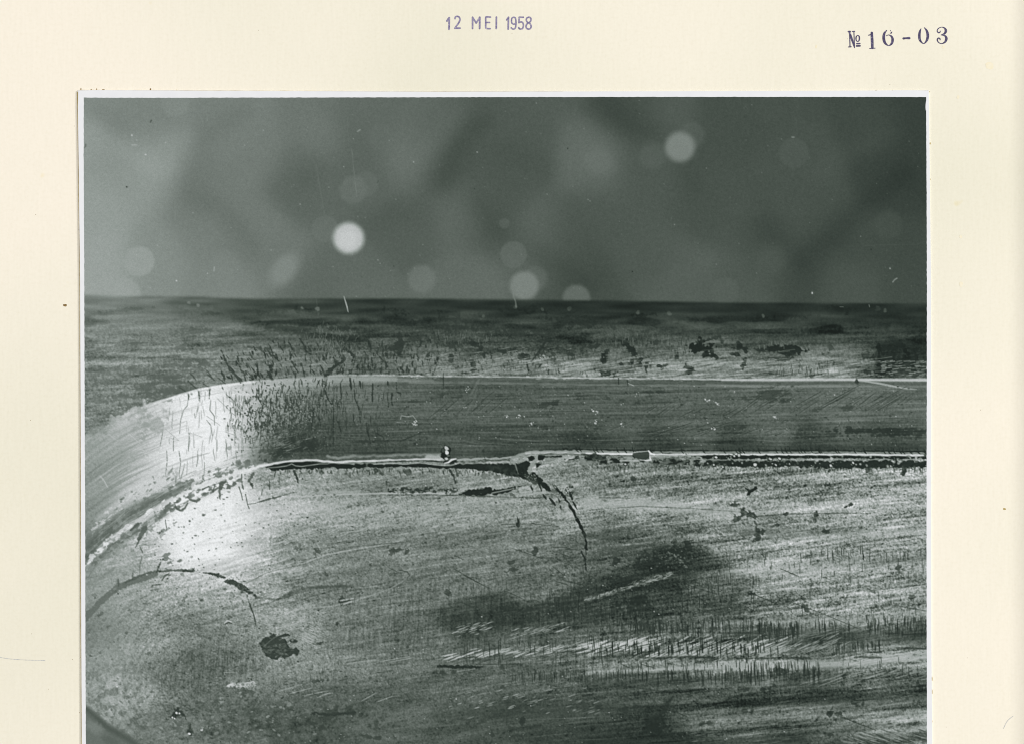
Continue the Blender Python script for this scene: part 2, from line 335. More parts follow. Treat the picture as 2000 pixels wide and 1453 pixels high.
face_pts = [(x, y, (98+(g-100)*1.16 if g < 150 else 98+50*1.16+(g-150)*0.87)) for x, y, g in face_pts]
BK = field(back_pts, 34); SL = field(slope_pts, 34, 2.0); BD = field(band_pts, 28, 1.3); FC = field(face_pts, 34, 1.9)
BD = np.minimum(BD + 18*np.exp(-(((XX-395)/70)**2+((YY-850)/75)**2)), 234)
SL = SL*(1-0.09*sstep((XX-520)/200)*sstep((715-YY)/30))
FC = np.minimum(FC + 46*np.exp(-(((XX-405)/80)**2+((YY-1025)/85)**2)) , 230) + 20*np.exp(-(((XX-225)/110)**2+((YY-1300)/120)**2)) + 12*np.exp(-(((XX-540)/130)**2+((YY-1230)/70)**2))
FC = FC*(1-0.06*sstep((XX-560)/200))
def edge(c, soft): return sstep((YY - c[None, :])/soft + 0.5)
eH = edge(HZ, 8.0); eR = edge(RG, 3.0); eS = edge(SM + 4, 3.0)

# --- texture of each zone
ng = noise(0.8, 0.8, 0, 1); n1 = noise(1.6, 1.6, 0, 2); n3 = noise(3.5, 3.5, 0, 3); n10 = noise(12, 12, 0, 4); n30 = noise(40, 26, 0, 5)
sH = noise(22, 2.6, 0, 6); sHf = noise(30, 0.9, -1, 7); sP = noise(34, 5, 0, 8)
sA = noise(13, 1.15, -15, 9); sB = noise(18, 1.1, -8, 10); sC = noise(24, 1.2, -5, 11)
sD = noise(60, 4.5, -6, 12); sV = noise(1.0, 14, 3, 13); sS = noise(9, 0.9, -9, 14); nP = noise(2.4, 1.5, -10, 15)
def follow(n, c, y0):
    """noise laid along a curve"""
    sh = (YY - c[None, :] + y0 - OY).astype(int) % NH
    return n[sh, (XX-OX).astype(int)]

BKt = BK + 0.7*ng + 0.8*n30
fo = sstep((YY - HZ[None, :] - 10)/110.0)                     # the slope comes into focus downward
patch = sstep((sP + 0.5*n10 - 0.55)/1.2)
SLt = SL + (1-fo)*(5.0*blur(sH, 3, 1.5)*1.6) + fo*(6.5*sH + 7.5*ng + 5.0*n1 + 4*sS + 5*sHf) - patch*24*sstep((YY-HZ[None, :]-8)/40)*sstep((RG[None, :]-30-YY)/30) 
rightness = sstep((XX-760)/400)
SLt += rightness*sstep((YY-685)/30)*11*sS + sstep((760-XX)/300)*sstep((YY-660)/50)*5*noise(14, 1.3, -8, 16)
lf = sstep((560-XX)/260)
BDt = BD + (1-lf)*(5.5*sHf + 4.0*ng + 3.0*noise(60, 2.0, -3, 17) + 2.5*n1) + lf*(3.5*ng + (5.0-3.4*sstep((BD-165)/40))*follow(noise(40, 2.2, 0, 18), RG, 800) + 2*n10)
wA = sstep((760-XX)/260); wC = sstep((XX-1050)/400)*sstep((1040-YY)/80)
st = wA*sA + (1-wA)*((1-wC)*sB + wC*sC)
rr_ = np.sqrt((XX-430)**2+((YY-1330)*1.25)**2); th_ = np.arctan2((YY-1330)*1.25, XX-430)
swirl = noise(20, 1.3, 0, 31)[np.clip(rr_*1.1, 0, NH-1).astype(int), ((th_+math.pi)*200).astype(int) % NW]
swk = 1-np.exp(-(((XX-330)/300)**4+((YY-1290)/150)**4))*0.9
longs = noise(110, 3.0, -3, 34)*sstep((XX-950)/400)*sstep((YY-1210)/60) + 0.7*noise(80, 2.4, -4, 35)*sstep((XX-1000)/300)
blot = 0.6*noise(34, 6, -7, 32)+0.6*noise(12, 5, -12, 33)
calm = sstep((330-XX)/120)*0.55
amp = (1-calm)*(0.62 + 0.45*sstep((XX-900)/500))*np.clip(FC/120, 0.5, 1.25)*(1-0.65*sstep((FC-165)/40))
low = sstep((YY-1330)/90)                                    # the nearest part falls out of focus
FCt = FC + amp*(swk*(8.0*st*(1-0.35*low) + 5.5*sD + 6.0*sS*(1-low)) + (1-swk)*9*swirl + 13.5*ng*(1-0.3*low) + 6.5*n1 + 9.0*blot + 14.0*longs)
FCt -= amp*30*sstep((nP-1.15)/0.9)+amp*14*sstep((n1-1.5)/0.8)
FCt += amp*13*sstep((st-1.0)/1.2)
vfield = np.zeros_like(FC)
for (x, y, rx, ry, a) in [(1000,1150,420,60,3.2),(1250,1250,480,60,6),(1300,1320,320,30,8),(780,1190,200,60,3.0),(720,1260,150,60,3.0),(1650,1110,200,60,5),(1700,1230,140,26,10),(470,1285,90,40,6),(400,1330,130,60,4),(1500,1330,120,25,9)]:
    vfield += a*np.exp(-(((XX-x)/rx)**2 + ((YY-y)/ry)**2)*1.4)
FCt += vfield*sV
# rings of fine tool marks in the lower left
FCt += 9*np.exp(-(((XX-490)/150)**2+((YY-1120)/95)**2))*noise(15, 1.5, -16, 19)
FCt += 7*np.exp(-(((XX-560)/70)**2+((YY-1215)/45)**2))*np.sin((YY+0.42*XX)*2*math.pi/4.2)
FCt += 6*np.exp(-(((XX-560)/60)**2+((YY-1160)/30)**2))*np.sin((YY+0.30*XX)*2*math.pi/4.6)
FCt += 12*np.exp(-(((XX-607)/26)**2+((YY-1240)/26)**2))*(0.7+np.sin((YY-0.45*XX)*2*math.pi/4.4))
FCt += 4*np.exp(-(((XX-420)/90)**2+((YY-1285)/35)**2))*np.sin((XX+0.12*YY)*2*math.pi/5.0)
gl = np.exp(-(((XX-240)/95)**2+((YY-1375)/75)**2))             # coarse mottle beside the corner
FCt -= gl*32*sstep((n3+0.5*n1-0.35)/0.9); FCt += gl*16*sstep((-n3-0.3)/1.0)
FCt += 9*np.exp(-(((XX-480)/260)**2+((YY-1420)/55)**2))*n3*0.8

A = BKt*(1-eH) + eH*(SLt*(1-eR) + eR*(BDt*(1-eS) + eS*FCt))

# ---------------------------------------------------------------- marks
R = np.random.RandomState(21)
def jit(pts, sd=0.9):
    out = []
    for a, b in zip(pts[:-1], pts[1:]):
        out.append((a[0]+R.normal(0, sd*0.6), a[1])); out.append(((a[0]+b[0])/2+R.normal(0, sd), (a[1]+b[1])/2+R.normal(0, sd*0.5)))
    return out+[pts[-1]]
def win(x0, x1, y0, y1, m=3):
    i0 = max(int(math.floor(x0-OX-m)), 0); i1 = min(int(math.ceil(x1-OX+m))+1, NW)
    j0 = max(int(math.floor(y0-OY-m)), 0); j1 = min(int(math.ceil(y1-OY+m))+1, NH)
    if i1 <= i0 or j1 <= j0: return None
    return slice(j0, j1), slice(i0, i1)
def stroke(pts, w, v, a=1.0, soft=1.0, taper=0.0, add=False, rec=None):
    """polyline of width w (or widths); v the tone, or a change of tone when add"""
    n = len(pts); ws = list(w) if isinstance(w, (list, tuple)) else [w]*n
    mw = max(ws)
    s = win(min(p[0] for p in pts)-mw, max(p[0] for p in pts)+mw, min(p[1] for p in pts)-mw, max(p[1] for p in pts)+mw)
    if s is None: return
    X = XX[s]; Y = YY[s]; m = None
    rg_ = 0.12*min(mw, 7) if (mw >= 2 and v < 125 and not add and soft < 4) else 0.0
    for i in range(n-1):
        ax, ay = pts[i]; bx, by = pts[i+1]; dx, dy = bx-ax, by-ay; l2 = dx*dx+dy*dy or 1e-6
        t = np.clip(((X-ax)*dx+(Y-ay)*dy)/l2, 0, 1)
        d = np.sqrt((X-ax-t*dx)**2+(Y-ay-t*dy)**2)
        if rg_: d = d + rg_*(0.6*n1[s]+0.5*n3[s]+0.3*ng[s])
        ww = ws[i]+(ws[i+1]-ws[i])*t
        if taper: 
            tt = (i+t)/(n-1); ww = ww*(1-taper*np.abs(2*tt-1)**2)
        q = np.clip((ww/2-d)/soft+0.5, 0, 1)*np.clip(ww/0.9, 0, 1)
        m = q if m is None else np.maximum(m, q)
    m = m*a
    if add: A[s] += v*m
    else: A[s] = A[s]*(1-m)+v*m
    if rec is not None: rec[s] |= m > 0.4
def blob(x, y, rx, ry, rot, v, a=1.0, rough=0.35, soft=0.35, nz=None, add=False, rec=None):
    r = max(rx, ry)*1.7
    s = win(x-r, x+r, y-r, y+r)
    if s is None: return
    t = math.radians(rot); c, q = math.cos(t), math.sin(t)
    X = XX[s]-x; Y = YY[s]-y; u = X*c+Y*q; w = -X*q+Y*c
    d = np.sqrt((u/rx)**2+(w/ry)**2) + rough*(n3 if nz is None else nz)[s]
    if rough > 0: d = d + (rough*0.55+0.1)*n1[s] + (0.05+0.3*rough)*(0.5*ng[s]+0.5*sS[s])
    if soft < 0.6 and rough > 0.25: soft += 0.2
    m = sstep((1-d)/soft+0.5)*a
    if rough > 0.25 and not add and v < 100: m = m*np.clip(0.9+0.16*n1[s]+0.10*ng[s], 0.35, 1.0)
    if add: A[s] += v*m
    else: A[s] = A[s]*(1-m)+v*m
    if rec is not None: rec[s] |= m > 0.45
def poly(pts, v, a=1.0, soft=1.5, rough=1.0, rec=None, outline=None):
    s = win(min(p[0] for p in pts)-4, max(p[0] for p in pts)+4, min(p[1] for p in pts)-4, max(p[1] for p in pts)+4)
    X = XX[s]; Y = YY[s]; ins = np.zeros(X.shape, bool); d = np.full(X.shape, 1e9, np.float32)
    for (ax, ay), (bx, by) in zip(pts, list(pts[1:])+[pts[0]]):
        dx, dy = bx-ax, by-ay; l2 = dx*dx+dy*dy or 1e-6
        t = np.clip(((X-ax)*dx+(Y-ay)*dy)/l2, 0, 1); d = np.minimum(d, np.sqrt((X-ax-t*dx)**2+(Y-ay-t*dy)**2))
        cr = (ay > Y) != (by > Y)
        ins ^= cr & (X < ax + (Y-ay)*dx/(dy if abs(dy) > 1e-9 else 1e-9))
    sd = np.where(ins, d, -d) + rough*(n1[s]*0.8+0.8*n3[s])
    m = np.clip(sd/soft+0.5, 0, 1)*a
    A[s] = A[s]*(1-m)+v*m
    if rec is not None: rec[s] |= m > 0.45
def jag(x, y, L, ang, wob=1.2, step=4.0, r=R):
    """jagged crack path going down from x, y"""
    n = max(int(L/step), 2); a = math.radians(ang); p = [(x, y)]
    for i in range(n):
        p.append((p[-1][0]+math.cos(a)*L/n+r.normal(0, wob*0.6), p[-1][1]+math.sin(a)*L/n+r.normal(0, wob*0.35)))
    return p
masks = {}
def rec(name): 
    m = np.zeros((NH, NW), bool); masks.setdefault(name, []).append(m); return m

# --- discs of unfocused light in the backdrop (cut off by the horizon)
keep = A.copy()
def disc(x, y, r, v, a=1.0, soft=5.0, sx=1.0, rot=0, named=False):
    t = math.radians(rot); X = XX-x; Y = YY-y; u = (X*math.cos(t)+Y*math.sin(t))/sx; w = -X*math.sin(t)+Y*math.cos(t)
    d = np.sqrt(u*u+w*w); m = sstep((r-d)/soft+0.5)*a*(1-eH)
    A[:] = A*(1-m)+v*m
    if named: rec("light_spot")[:] = (d < r) & (YY < HZ[None, :])
def veil(pts, w, dv):
    q = smooth_pts(pts, 4); keepA = A.copy(); A[:] = 0; stroke(q, w, 1.0, 1.0, w*0.5); m = blur(A, 15)*(1-eH); A[:] = keepA+0.9*dv*m
for pts, w, dv in [([(482,215),(430,250),(390,285),(370,350),(364,376),(396,394),(440,418),(497,492)],30,-11),([(946,236),(908,267),(875,322),(862,355)],34,-13),([(930,385),(966,446),(1041,492),(1090,521),(1150,560)],34,-10),([(1185,205),(1235,246),(1290,262)],34,-9),([(1768,335),(1728,371),(1685,402),(1650,441),(1612,470),(1563,513)],32,-10),([(1485,440),(1530,474),(1560,520)],28,-7),([(1331,331),(1360,370)],34,-7),([(180,216),(245,258)],26,-12),([(165,240),(237,283),(300,330),(330,330)],34,8),([(812,322),(873,252),(905,205)],30,8),([(590,352),(620,330)],34,-9),([(640,200),(690,260),(700,300)],40,-4),([(1000,300),(1080,330)],40,-5),([(1380,520),(1440,470),(1480,400)],40,5),([(1600,340),(1660,300),(1740,260)],34,5),([(700,440),(760,420),(840,430)],40,-6),([(530,560),(590,480)],30,9)]:
    veil(pts, w, dv)
disc(635, 448, 26, 107, 0.55, 4); disc(690, 372, 27, 110, 0.55, 10); disc(715, 360, 24, 106, 0.4, 8)
disc(343, 202, 27, 130, 0.7, 8); disc(247, 572, 27, 156, 0.55, 8); disc(555, 528, 22, 132, 0.75, 22, 1.6, -50)
disc(745, 268, 26, 101, 0.5, 6); disc(824, 546, 27, 112, 0.7, 12); disc(1003, 498, 26, 101, 0.6, 6); disc(985, 437, 10, 94, 0.6, 4)
disc(1170, 316, 24, 106, 0.6, 26, 1.3, 30); disc(1590, 215, 27, 68, 0.5, 8); disc(1415, 570, 27, 88, 0.6, 10); disc(1333, 546, 30, 86, 0.5, 10)
disc(1735, 440, 27, 72, 0.6, 14); disc(1505, 508, 26, 80, 0.5, 26); disc(1350, 265, 26, 92, 0.5, 16); disc(1500, 215, 26, 74, 0.4, 10)
disc(1550, 300, 29, 82, 0.6, 6); disc(1550, 302, 14, 76, 0.4, 8); disc(1275, 305, 26, 92, 0.5, 20); disc(1045, 545, 24, 100, 0.5, 12)
disc(440, 515, 26, 126, 0.35, 12)
disc(273, 511, 29, 154, 0.75, 7, named=True); disc(1328, 288, 29, 126, 0.9, 16, named=True)
disc(1126, 584, 27, 106, 0.75, 10, named=True); disc(1024, 559, 28, 124, 0.9, 13, named=True)
disc(681, 466, 30, 188, 0.95, 15, named=True); disc(680, 468, 18, 198, 0.6, 16)

# --- slope behind the ridge
for i in range(46):                                            # blurred light and dark flecks
    x = R.uniform(170, 1800); y = float(np.interp(x, XL, HZ)) + R.uniform(12, 60)
    blob(x, y, R.uniform(12, 40), R.uniform(2, 5), R.uniform(-6, 4), R.uniform(-16, 12), 0.8, 0.5, 0.9, add=True)
for (x, y, rx, ry, v, a) in [(262,722,22,4,104,.7),(300,748,42,6,96,.8),(335,735,34,4,98,.8),(345,752,30,8,94,.85),(290,760,40,6,96,.7),(315,768,34,6,92,.8),(372,708,18,5,92,.85),(398,712,12,5,84,.9),(330,715,26,4,98,.8),(380,690,10,3,98,.8),(262,716,18,2.5,100,.7),(345,680,10,4,100,.7),(420,655,18,3,84,.6),(250,668,16,6,104,.6),(205,730,18,8,108,.6),(200,780,26,6,102,.6),(250,790,34,5,98,.8),(300,783,24,4,96,.9),(380,650,30,5,86,.6),(220,640,24,4,112,.5)]:
    blob(x, y, rx, ry, -6, v, a, 0.5, 1.1, nz=sH*0.6+n3*0.5)
for (x, y, rx, ry, v) in [(655,642,34,5,46),(690,662,26,6,48),(700,650,18,3,52),(560,640,40,4,62),(600,655,30,4,60),(960,618,34,5,44),(900,638,30,4,50),(950,645,60,5,50),(1010,648,60,5,50),(1120,628,44,6,42),(880,625,30,4,48),(800,632,28,4,48),(1050,636,40,4,50)]:
    blob(x, y, rx, ry, 2, v, 0.75, 0.45, 0.8, nz=sH*0.5+n3*0.5)
for (x, y) in [(387,597),(370,592),(1006,600),(1059,604),(1112,604),(945,618),(1246,612),(1306,613),(620,604),(590,602),(1490,618)]:
    blob(x, y, 3.2, 3.2, 0, 92 if x > 800 else 122, 0.7, 0.2, 0.8)
blob(1717, 604, 6, 4, 0, 84, 0.8, 0.2, 0.8); blob(1728, 607, 4.5, 4.5, 45, 132, 0.9, 0.2, 0.6)
for i in range(9):
    xa = 560+i*140; stroke([(float(q), float(np.interp(q, XL, HZ))+11) for q in np.linspace(xa, xa+300, 8)], [16]*8, 37, 0.16+0.03*i if i < 6 else 0.4, 9)
for (x, y, rx, ry, v, a) in [(300,752,52,7,90,.6),(345,742,34,6,88,.6),(330,762,46,6,88,.6),(285,772,30,5,94,.5),(245,795,40,5,92,.6),(210,745,22,6,100,.5),(230,770,26,5,100,.4),(365,722,30,3,92,.6)]:
    blob(x, y, rx, ry, -5, v, a, 0.6, 0.9, nz=sH*0.7+n3*0.4)
# short slanted cracks
for i in range(300):
    x = R.uniform(430, 860); y = R.uniform(664, 742)
    yr = float(np.interp(x, XL, RG))
    if y > yr - 3 or y < 655 + max(0, (560-x)*0.25): continue
    ang = 58 + 32*min(max((x-420)/260, 0), 1) + R.normal(0, 9)
    stroke(jag(x, y, R.uniform(4, 13), ang, 1.3, 3), R.uniform(1.3, 4.0), R.uniform(42, 58), 0.9, 1.1, 0.5)
for i in range(110):
    x = R.uniform(800, 1150); y = R.uniform(680, 732)
    stroke(jag(x, y, R.uniform(3, 9), 90+R.normal(0, 16), 1.0, 3), R.uniform(1, 2.4), R.uniform(44, 60), 0.85, 1.1, 0.5)
c1 = rec("crack")
stroke([(433, 686), (441, 706), (449, 722), (461, 733), (470, 742), (476, 750)], [2, 3.4, 3.6, 4.6, 7, 2], 62, 0.95, 1.2, rec=c1)
for pts, w in [([(367,743),(377,752),(388,763),(390,778)],3),([(350,756),(360,762),(368,769),(369,780)],2.6),([(370,728),(378,735),(383,742)],3),([(400,720),(413,733)],3),([(406,731),(420,743)],3),([(425,737),(441,749)],3),([(398,750),(410,757),(409,778)],2.6),([(432,750),(436,760)],2.4),([(487,688),(493,700),(500,704)],3),([(484,712),(490,722)],2.6),([(470,724),(481,730)],3),([(484,726),(493,738)],3)]:
    stroke(pts, w, 72, 0.9, 1.1, 0.4)
c2 = rec("crack")
stroke([(673, 672), (676, 683), (686, 691), (692, 697), (688, 707)], [3, 4, 5, 6, 2], 50, 0.95, 1.2, rec=c2)
stroke([(670, 696), (668, 708), (656, 715), (648, 722), (640, 728), (637, 735), (636, 748), (634, 758), (637, 768), (641, 780), (648, 789)], [5, 6, 6, 7, 10, 8, 4, 2.5, 2.5, 2, 1.2], 50, 0.95, 1.2, rec=c2)
stroke([(651, 699), (657, 707), (655, 714)], [2.5, 4, 4], 52, 0.9, 1.1)
for pts, w in [([(528,679),(534,695),(545,706)],3),([(585,662),(594,675),(598,686),(607,693)],4),([(596,694),(597,705)],4),([(502,710),(504,730),(509,738)],4),([(530,710),(531,727)],3),([(590,712),(595,736)],2.6),([(570,706),(576,718),(583,728)],3.5),([(625,713),(631,722),(629,728)],2.6),([(735,690),(748,705),(745,712)],4),([(752,706),(756,716),(753,722)],4),([(735,712),(731,722)],3.5),([(780,668),(785,680),(776,690),(785,697)],8),([(523,726),(532,740)],8),([(572,725),(578,735),(574,750)],3)]:
    stroke(pts, w, 52, 0.9, 1.2, 0.4)
blob(785, 672, 9, 12, 20, 48, 0.9, 0.5, 0.5); blob(800, 663, 14, 5, -15, 52, 0.8, 0.5, 0.5); blob(770, 681, 14, 4, 0, 52, 0.8)
blob(515, 685, 16, 4, 12, 66, 0.7); blob(500, 680, 22, 2, 5, 66, 0.7)
# rough fuzzy bright patches
for i in range(160):
    x = R.normal(640, 24); y = R.normal(676, 16)
    stroke([(x, y), (x+R.uniform(-2, 4), y-R.uniform(3, 9))], 1.0, 140, 0.45, 0.9)
# broad dark pits on the right-hand slope
for (x, y, rx, ry, rot, v) in [(1224,674,8,5,40,34),(1232,682,6,4,30,34),(1172,686,9,5,30,38),(1181,692,6,8,-10,34),(1178,704,6,6,0,34),(1240,693,5,8,-10,34),(1236,706,4,6,30,34),(1251,708,6,8,0,34),(1245,714,8,4,-10,34),(1261,718,4,9,-10,34),(1286,715,11,5,-5,34),(1339,713,4,6,0,34),(1344,718,6,3,0,36),(1350,720,5,5,-45,34),(1344,727,4,4,-45,36),(1186,729,17,5,8,30),(1207,730,5,5,0,30),(1392,692,6,9,-25,32),(1398,698,8,3,20,34),(1443,674,5,8,0,34),(1444,681,9,3,0,36),(1457,689,4,5,0,36),(1432,694,10,3.2,0,32),(1453,710,5,11,0,32),(1448,716,9,4,0,34),(1323,697,4,5,0,38),(1213,711,3.5,8,0,36),(1411,669,4,4,0,44),(1370,668,32,3.4,-14,44),(1000,685,12,5,-20,46),(998,694,3,7,0,46),(922,671,8,4,10,44),(937,679,6,4,20,46),(940,684,3,4,0,46),(923,714,4,8,0,46),(925,722,6,3,0,46),(905,728,7,3,0,48),(1022,697,9,5,-10,38),(985,687,12,3,0,48),(883,676,11,4,0,56),(882,698,4,7,10,48),(890,685,3,5,0,50),(835,697,4,9,10,48),(945,695,3,6,0,46),(1150,640,6,5,0,46),(1164,675,14,6,-20,48),(1114,692,8,3,0,50),(1270,641,9,2.5,45,56),(1280,672,14,6,0,52),(1585,734,6,3,0,46),(1622,680,3,9,30,56),(1607,692,4,3,0,56),(1692,726,7,4,0,42),(1690,694,7,8,0,52),(1530,700,18,4,0,48)]:
    blob(x, y, rx, ry, rot, v, 0.93, 0.3, 0.3)
s1 = rec("dark_stain"); blob(1366, 680, 20, 13, -8, 30, 0.96, 0.22, 0.3, rec=s1); blob(1374, 690, 10, 6, 0, 32, 0.9, rec=s1)
s2 = rec("dark_stain"); blob(1532, 683, 32, 9, 6, 34, 0.96, 0.18, 0.35, rec=s2); blob(1490, 683, 34, 3.5, 2, 38, 0.9, 0.3, 0.4, rec=s2); blob(1545, 690, 16, 7, 0, 40, 0.8, rec=s2)
s3 = rec("dark_stain"); poly([(1712,672),(1730,666),(1812,668),(1812,735),(1770,733),(1722,734),(1710,725)], 42, 0.62, 4, 2.2, rec=s3)
for i in range(40): blob(R.uniform(1714, 1806), R.uniform(672, 734), R.uniform(3, 12), R.uniform(2, 6), R.uniform(-12, 12), R.uniform(26, 42), 0.75, 0.4, 0.5)
blob(1772, 692, 6, 16, 0, 26, 0.8, 0.3, 0.4); blob(1716, 690, 3, 22, 0, 26, 0.8, 0.3, 0.4)
for i in range(70): 
    x = R.uniform(1718, 1806); y = R.uniform(704, 735); stroke([(x, y), (x+R.uniform(3, 12), y-R.uniform(0, 2))], R.uniform(0.9, 1.8), R.uniform(110, 165), 0.75, 1.0)
stroke([(1108,655),(1090,668),(1070,665),(1060,675),(1051,689),(1042,702),(1038,706)], [3,4,4,6,5,4,2], 44, 0.85, 1.3)
stroke([(1073,664),(1050,668)], 3, 46, 0.8, 1.3)
blob(1063, 700, 13, 9, -10, 46, 0.7, 0.5, 0.5); stroke([(1057,712),(1051,720),(1049,728)], [4,2.5,1.5], 46, 0.9, 1.1); stroke([(1029,710),(1031,720),(1033,728)], [4,4,1.5], 46, 0.9, 1.1)
for i in range(26): blob(1061+R.normal(0, 7), 698+R.normal(0, 5), 1.2, 1.2, 0, R.uniform(130, 190), 0.8, 0.1, 0.7)
# streaks of light grinding marks before the ridge
for i in range(330):
    x = R.uniform(830, 1808); y = R.uniform(700, 737) if R.rand() < 0.7 else R.uniform(680, 737)
    if 1712 < x and y < 728: continue
    L = R.uniform(8, 34); sl = R.uniform(0.08, 0.24) if x < 1200 else R.uniform(0.03, 0.14)
    stroke([(x, y), (x+L, y-L*sl)], R.uniform(0.7, 1.4), R.uniform(140, 190), R.uniform(0.25, 0.6), 0.9)
for (x0, x1, y0, y1, n) in [(1180,1290,650,672,60),(1290,1345,652,672,24),(1310,1350,675,692,30),(1515,1590,710,730,60),(1560,1640,704,724,50),(840,960,645,672,90),(690,710,700,730,16),(715,740,690,715,12),(1480,1540,655,680,20)]:
    for i in range(n):
        x = R.uniform(x0, x1); y = R.uniform(y0, y1); stroke([(x, y), (x+R.uniform(-.8, .8), y+R.uniform(3, 9))], R.uniform(0.8, 1.3), 40 if R.rand() < .6 else 118, 0.6, 0.9)
# grazing light lines on the left of the slope
for i in range(60):
    x = R.uniform(380, 800); y = float(np.interp(x, XL, RG)) - R.uniform(2, 46); L = R.uniform(10, 40)
    stroke([(x, y), (x+L, y-L*R.uniform(0.06, 0.16))], R.uniform(0.8, 1.3), 150, 0.3, 0.9)

# --- ridge line
for i in range(len(XL)-1): pass
xs = np.arange(480, 1830, 10)
for (dy, w0, v, a, x0) in [(0, 3.4, 180, 0.72, 640), (0.3, 1.8, 205, 0.5, 700), (12.5, 4.2, 122, 0.6, 800)]:
    pts = [(float(x), float(np.interp(x, XL, RG))+dy+R.normal(0, 0.35)) for x in xs if x >= x0]
    stroke(pts, [w0*(0.35+0.95*R.rand()) for _ in pts], v, a, 2.0)
for i in range(240): x = R.uniform(640, 1808); blob(x, float(np.interp(x, XL, RG))+R.normal(0, 2), R.uniform(1, 5), R.uniform(.7, 1.4), 0, R.choice([96, 120, 200]), 0.5, 0.4, 0.8)
pts = [(float(x), float(np.interp(x, XL, RG))+8.5) for x in np.arange(500, 850, 8)]
stroke(pts, [15*(1-(p[0]-500)/380) + 4 for p in pts], 170, 0.35, 4)
pts = [(float(x), float(np.interp(x, XL, RG))+6) for x in np.arange(460, 780, 8)]
stroke(pts, [9]*len(pts), 172, 0.42, 3)
pts = [(float(x), float(np.interp(x, XL, RG))+6.5) for x in np.arange(860, 1830, 10)]
stroke(pts, [5]*len(pts), 80, 0.5, 3)
stroke([(1410,742),(1500,741.5),(1640,741),(1820,741.8)], [3,5.5,5,6], 188, 0.75, 2)
stroke([(1380,750),(1500,756),(1600,753),(1700,754)], [3,6,5,3], 140, 0.5, 3)
stroke([(1675,742),(1720,749),(1765,758),(1790,760)], [2,4,3,1], 172, 0.8, 1.5)
pts = [(float(x), float(np.interp(x, XL, RG))+1.5) for x in np.arange(250, 500, 6)]
stroke(pts, [5]*len(pts), 228, 0.75, 2.5)
for i in range(150):                                            # ragged left edge of the bright rim
    x = R.uniform(168, 300); y = float(np.interp(x, XL, RG))+R.normal(3, 6); blob(x, y, R.uniform(2, 9), R.uniform(1.5, 5), -32, R.uniform(150, 215) if x > 220 else R.uniform(130, 170), 0.6, 0.5, 0.6)
blob(1674, 743, 6, 4, 0, 40, 0.9); stroke([(1208,738),(1208,750)], 1.6, 40, 0.9); stroke([(1225,742),(1226,752)], 2.2, 40, 0.9); stroke([(866,728),(866,757)], [2,2.4], 46, 0.9, 1.0)
stroke([(1227,748),(1238,753)], 1.2, 190, 0.8)

# --- polished band
# faint long cracks across the white part
for i in range(70):
    x = R.uniform(330, 480); yr = float(np.interp(x, XL, RG)); ys_ = float(np.interp(x, XL, SM))
    y = R.uniform(yr+4, ys_-40)
    stroke(jag(x, y, R.uniform(8, 34), 92+R.normal(0, 6), 1.1, 5), R.uniform(0.9, 1.8), R.uniform(108, 150), 0.75, 1.0, 0.3)
for pts in [[(369,770),(366,792),(359,800),(353,820),(351,846)],[(320,830),(318,845),(315,860),(313,870)],[(340,850),(339,865),(339,880)],[(326,880),(327,900),(323,930)],[(350,880),(353,905),(350,925)],[(412,780),(410,800),(419,812),(419,830)],[(386,880),(387,895),(384,910)],[(424,858),(424,880)],[(389,770),(389,782)],[(404,820),(412,830),(415,850)],[(442,770),(455,780),(461,815)],[(370,845),(368,880)]]:
    stroke(pts, 1.7, 104, 0.85, 1.1, 0.3)
for (x0, y0, x1, y1) in [(450,782,476,804),(455,780,480,806),(425,778,460,812),(372,845,395,853),(440,843,462,850),(404,812,430,830),(322,836,350,860),(325,853,350,860)]:
    stroke([(x0, y0), (x1, y1)], 1.0, 130, 0.7, 0.9)
# dense crackle
for i in range(950):
    x = R.normal(556, 62); y = R.uniform(738, 878)
    if x < 440 or x > 760: continue
    yr = float(np.interp(x, XL, RG)); ys_ = float(np.interp(x, XL, SM))
    if y < yr+2 or y > ys_-14: continue
    if R.rand() > math.exp(-((y-800)/58)**2): continue
    g = 96 if x < 480 else 62
    stroke(jag(x, y, R.uniform(4, 17), 92+R.normal(0, 10), 1.3, 3.5), R.uniform(0.9, 2.3), g+R.normal(0, 8), 0.85, 1.0, 0.4)
for i in range(900):
    x = R.normal(560, 50); y = R.normal(815, 32)
    blob(x, y, R.uniform(0.8, 2.0), R.uniform(0.8, 2.0), 0, 58, 0.7, 0.2, 0.8)
for i in range(320):
    x = R.normal(565, 45); y = R.normal(815, 34); blob(x, y, 0.9, 0.9, 0, R.uniform(140, 190), 0.6, 0.1, 0.9)
for i in range(60):
    x = R.uniform(600, 760); y = R.uniform(742, 870)
    stroke(jag(x, y, R.uniform(6, 22), 88+R.normal(0, 6), 1.0, 5), R.uniform(0.9, 1.8), 48, 0.8, 1.0, 0.4)
for pts, w in [([(728,749),(728,772)],3),([(727,766),(728,785)],5),([(766,768),(765,784),(766,790)],4),([(757,744),(758,752)],4),([(774,746),(775,765),(783,768),(783,775)],2),([(692,760),(693,778),(700,793),(704,825)],2.2),([(716,825),(718,842),(724,865)],3),([(611,785),(612,810),(608,838)],2),([(624,815),(627,835)],2),([(652,790),(651,830),(651,875)],2),([(660,822),(667,845)],2),([(735,845),(748,852),(752,862)],2),([(665,748),(666,765),(667,776)],2.4),([(684,738),(686,760)],3.5),([(703,745),(705,758)],4)]:
    stroke(pts, w, 44, 0.9, 1.1, 0.4)
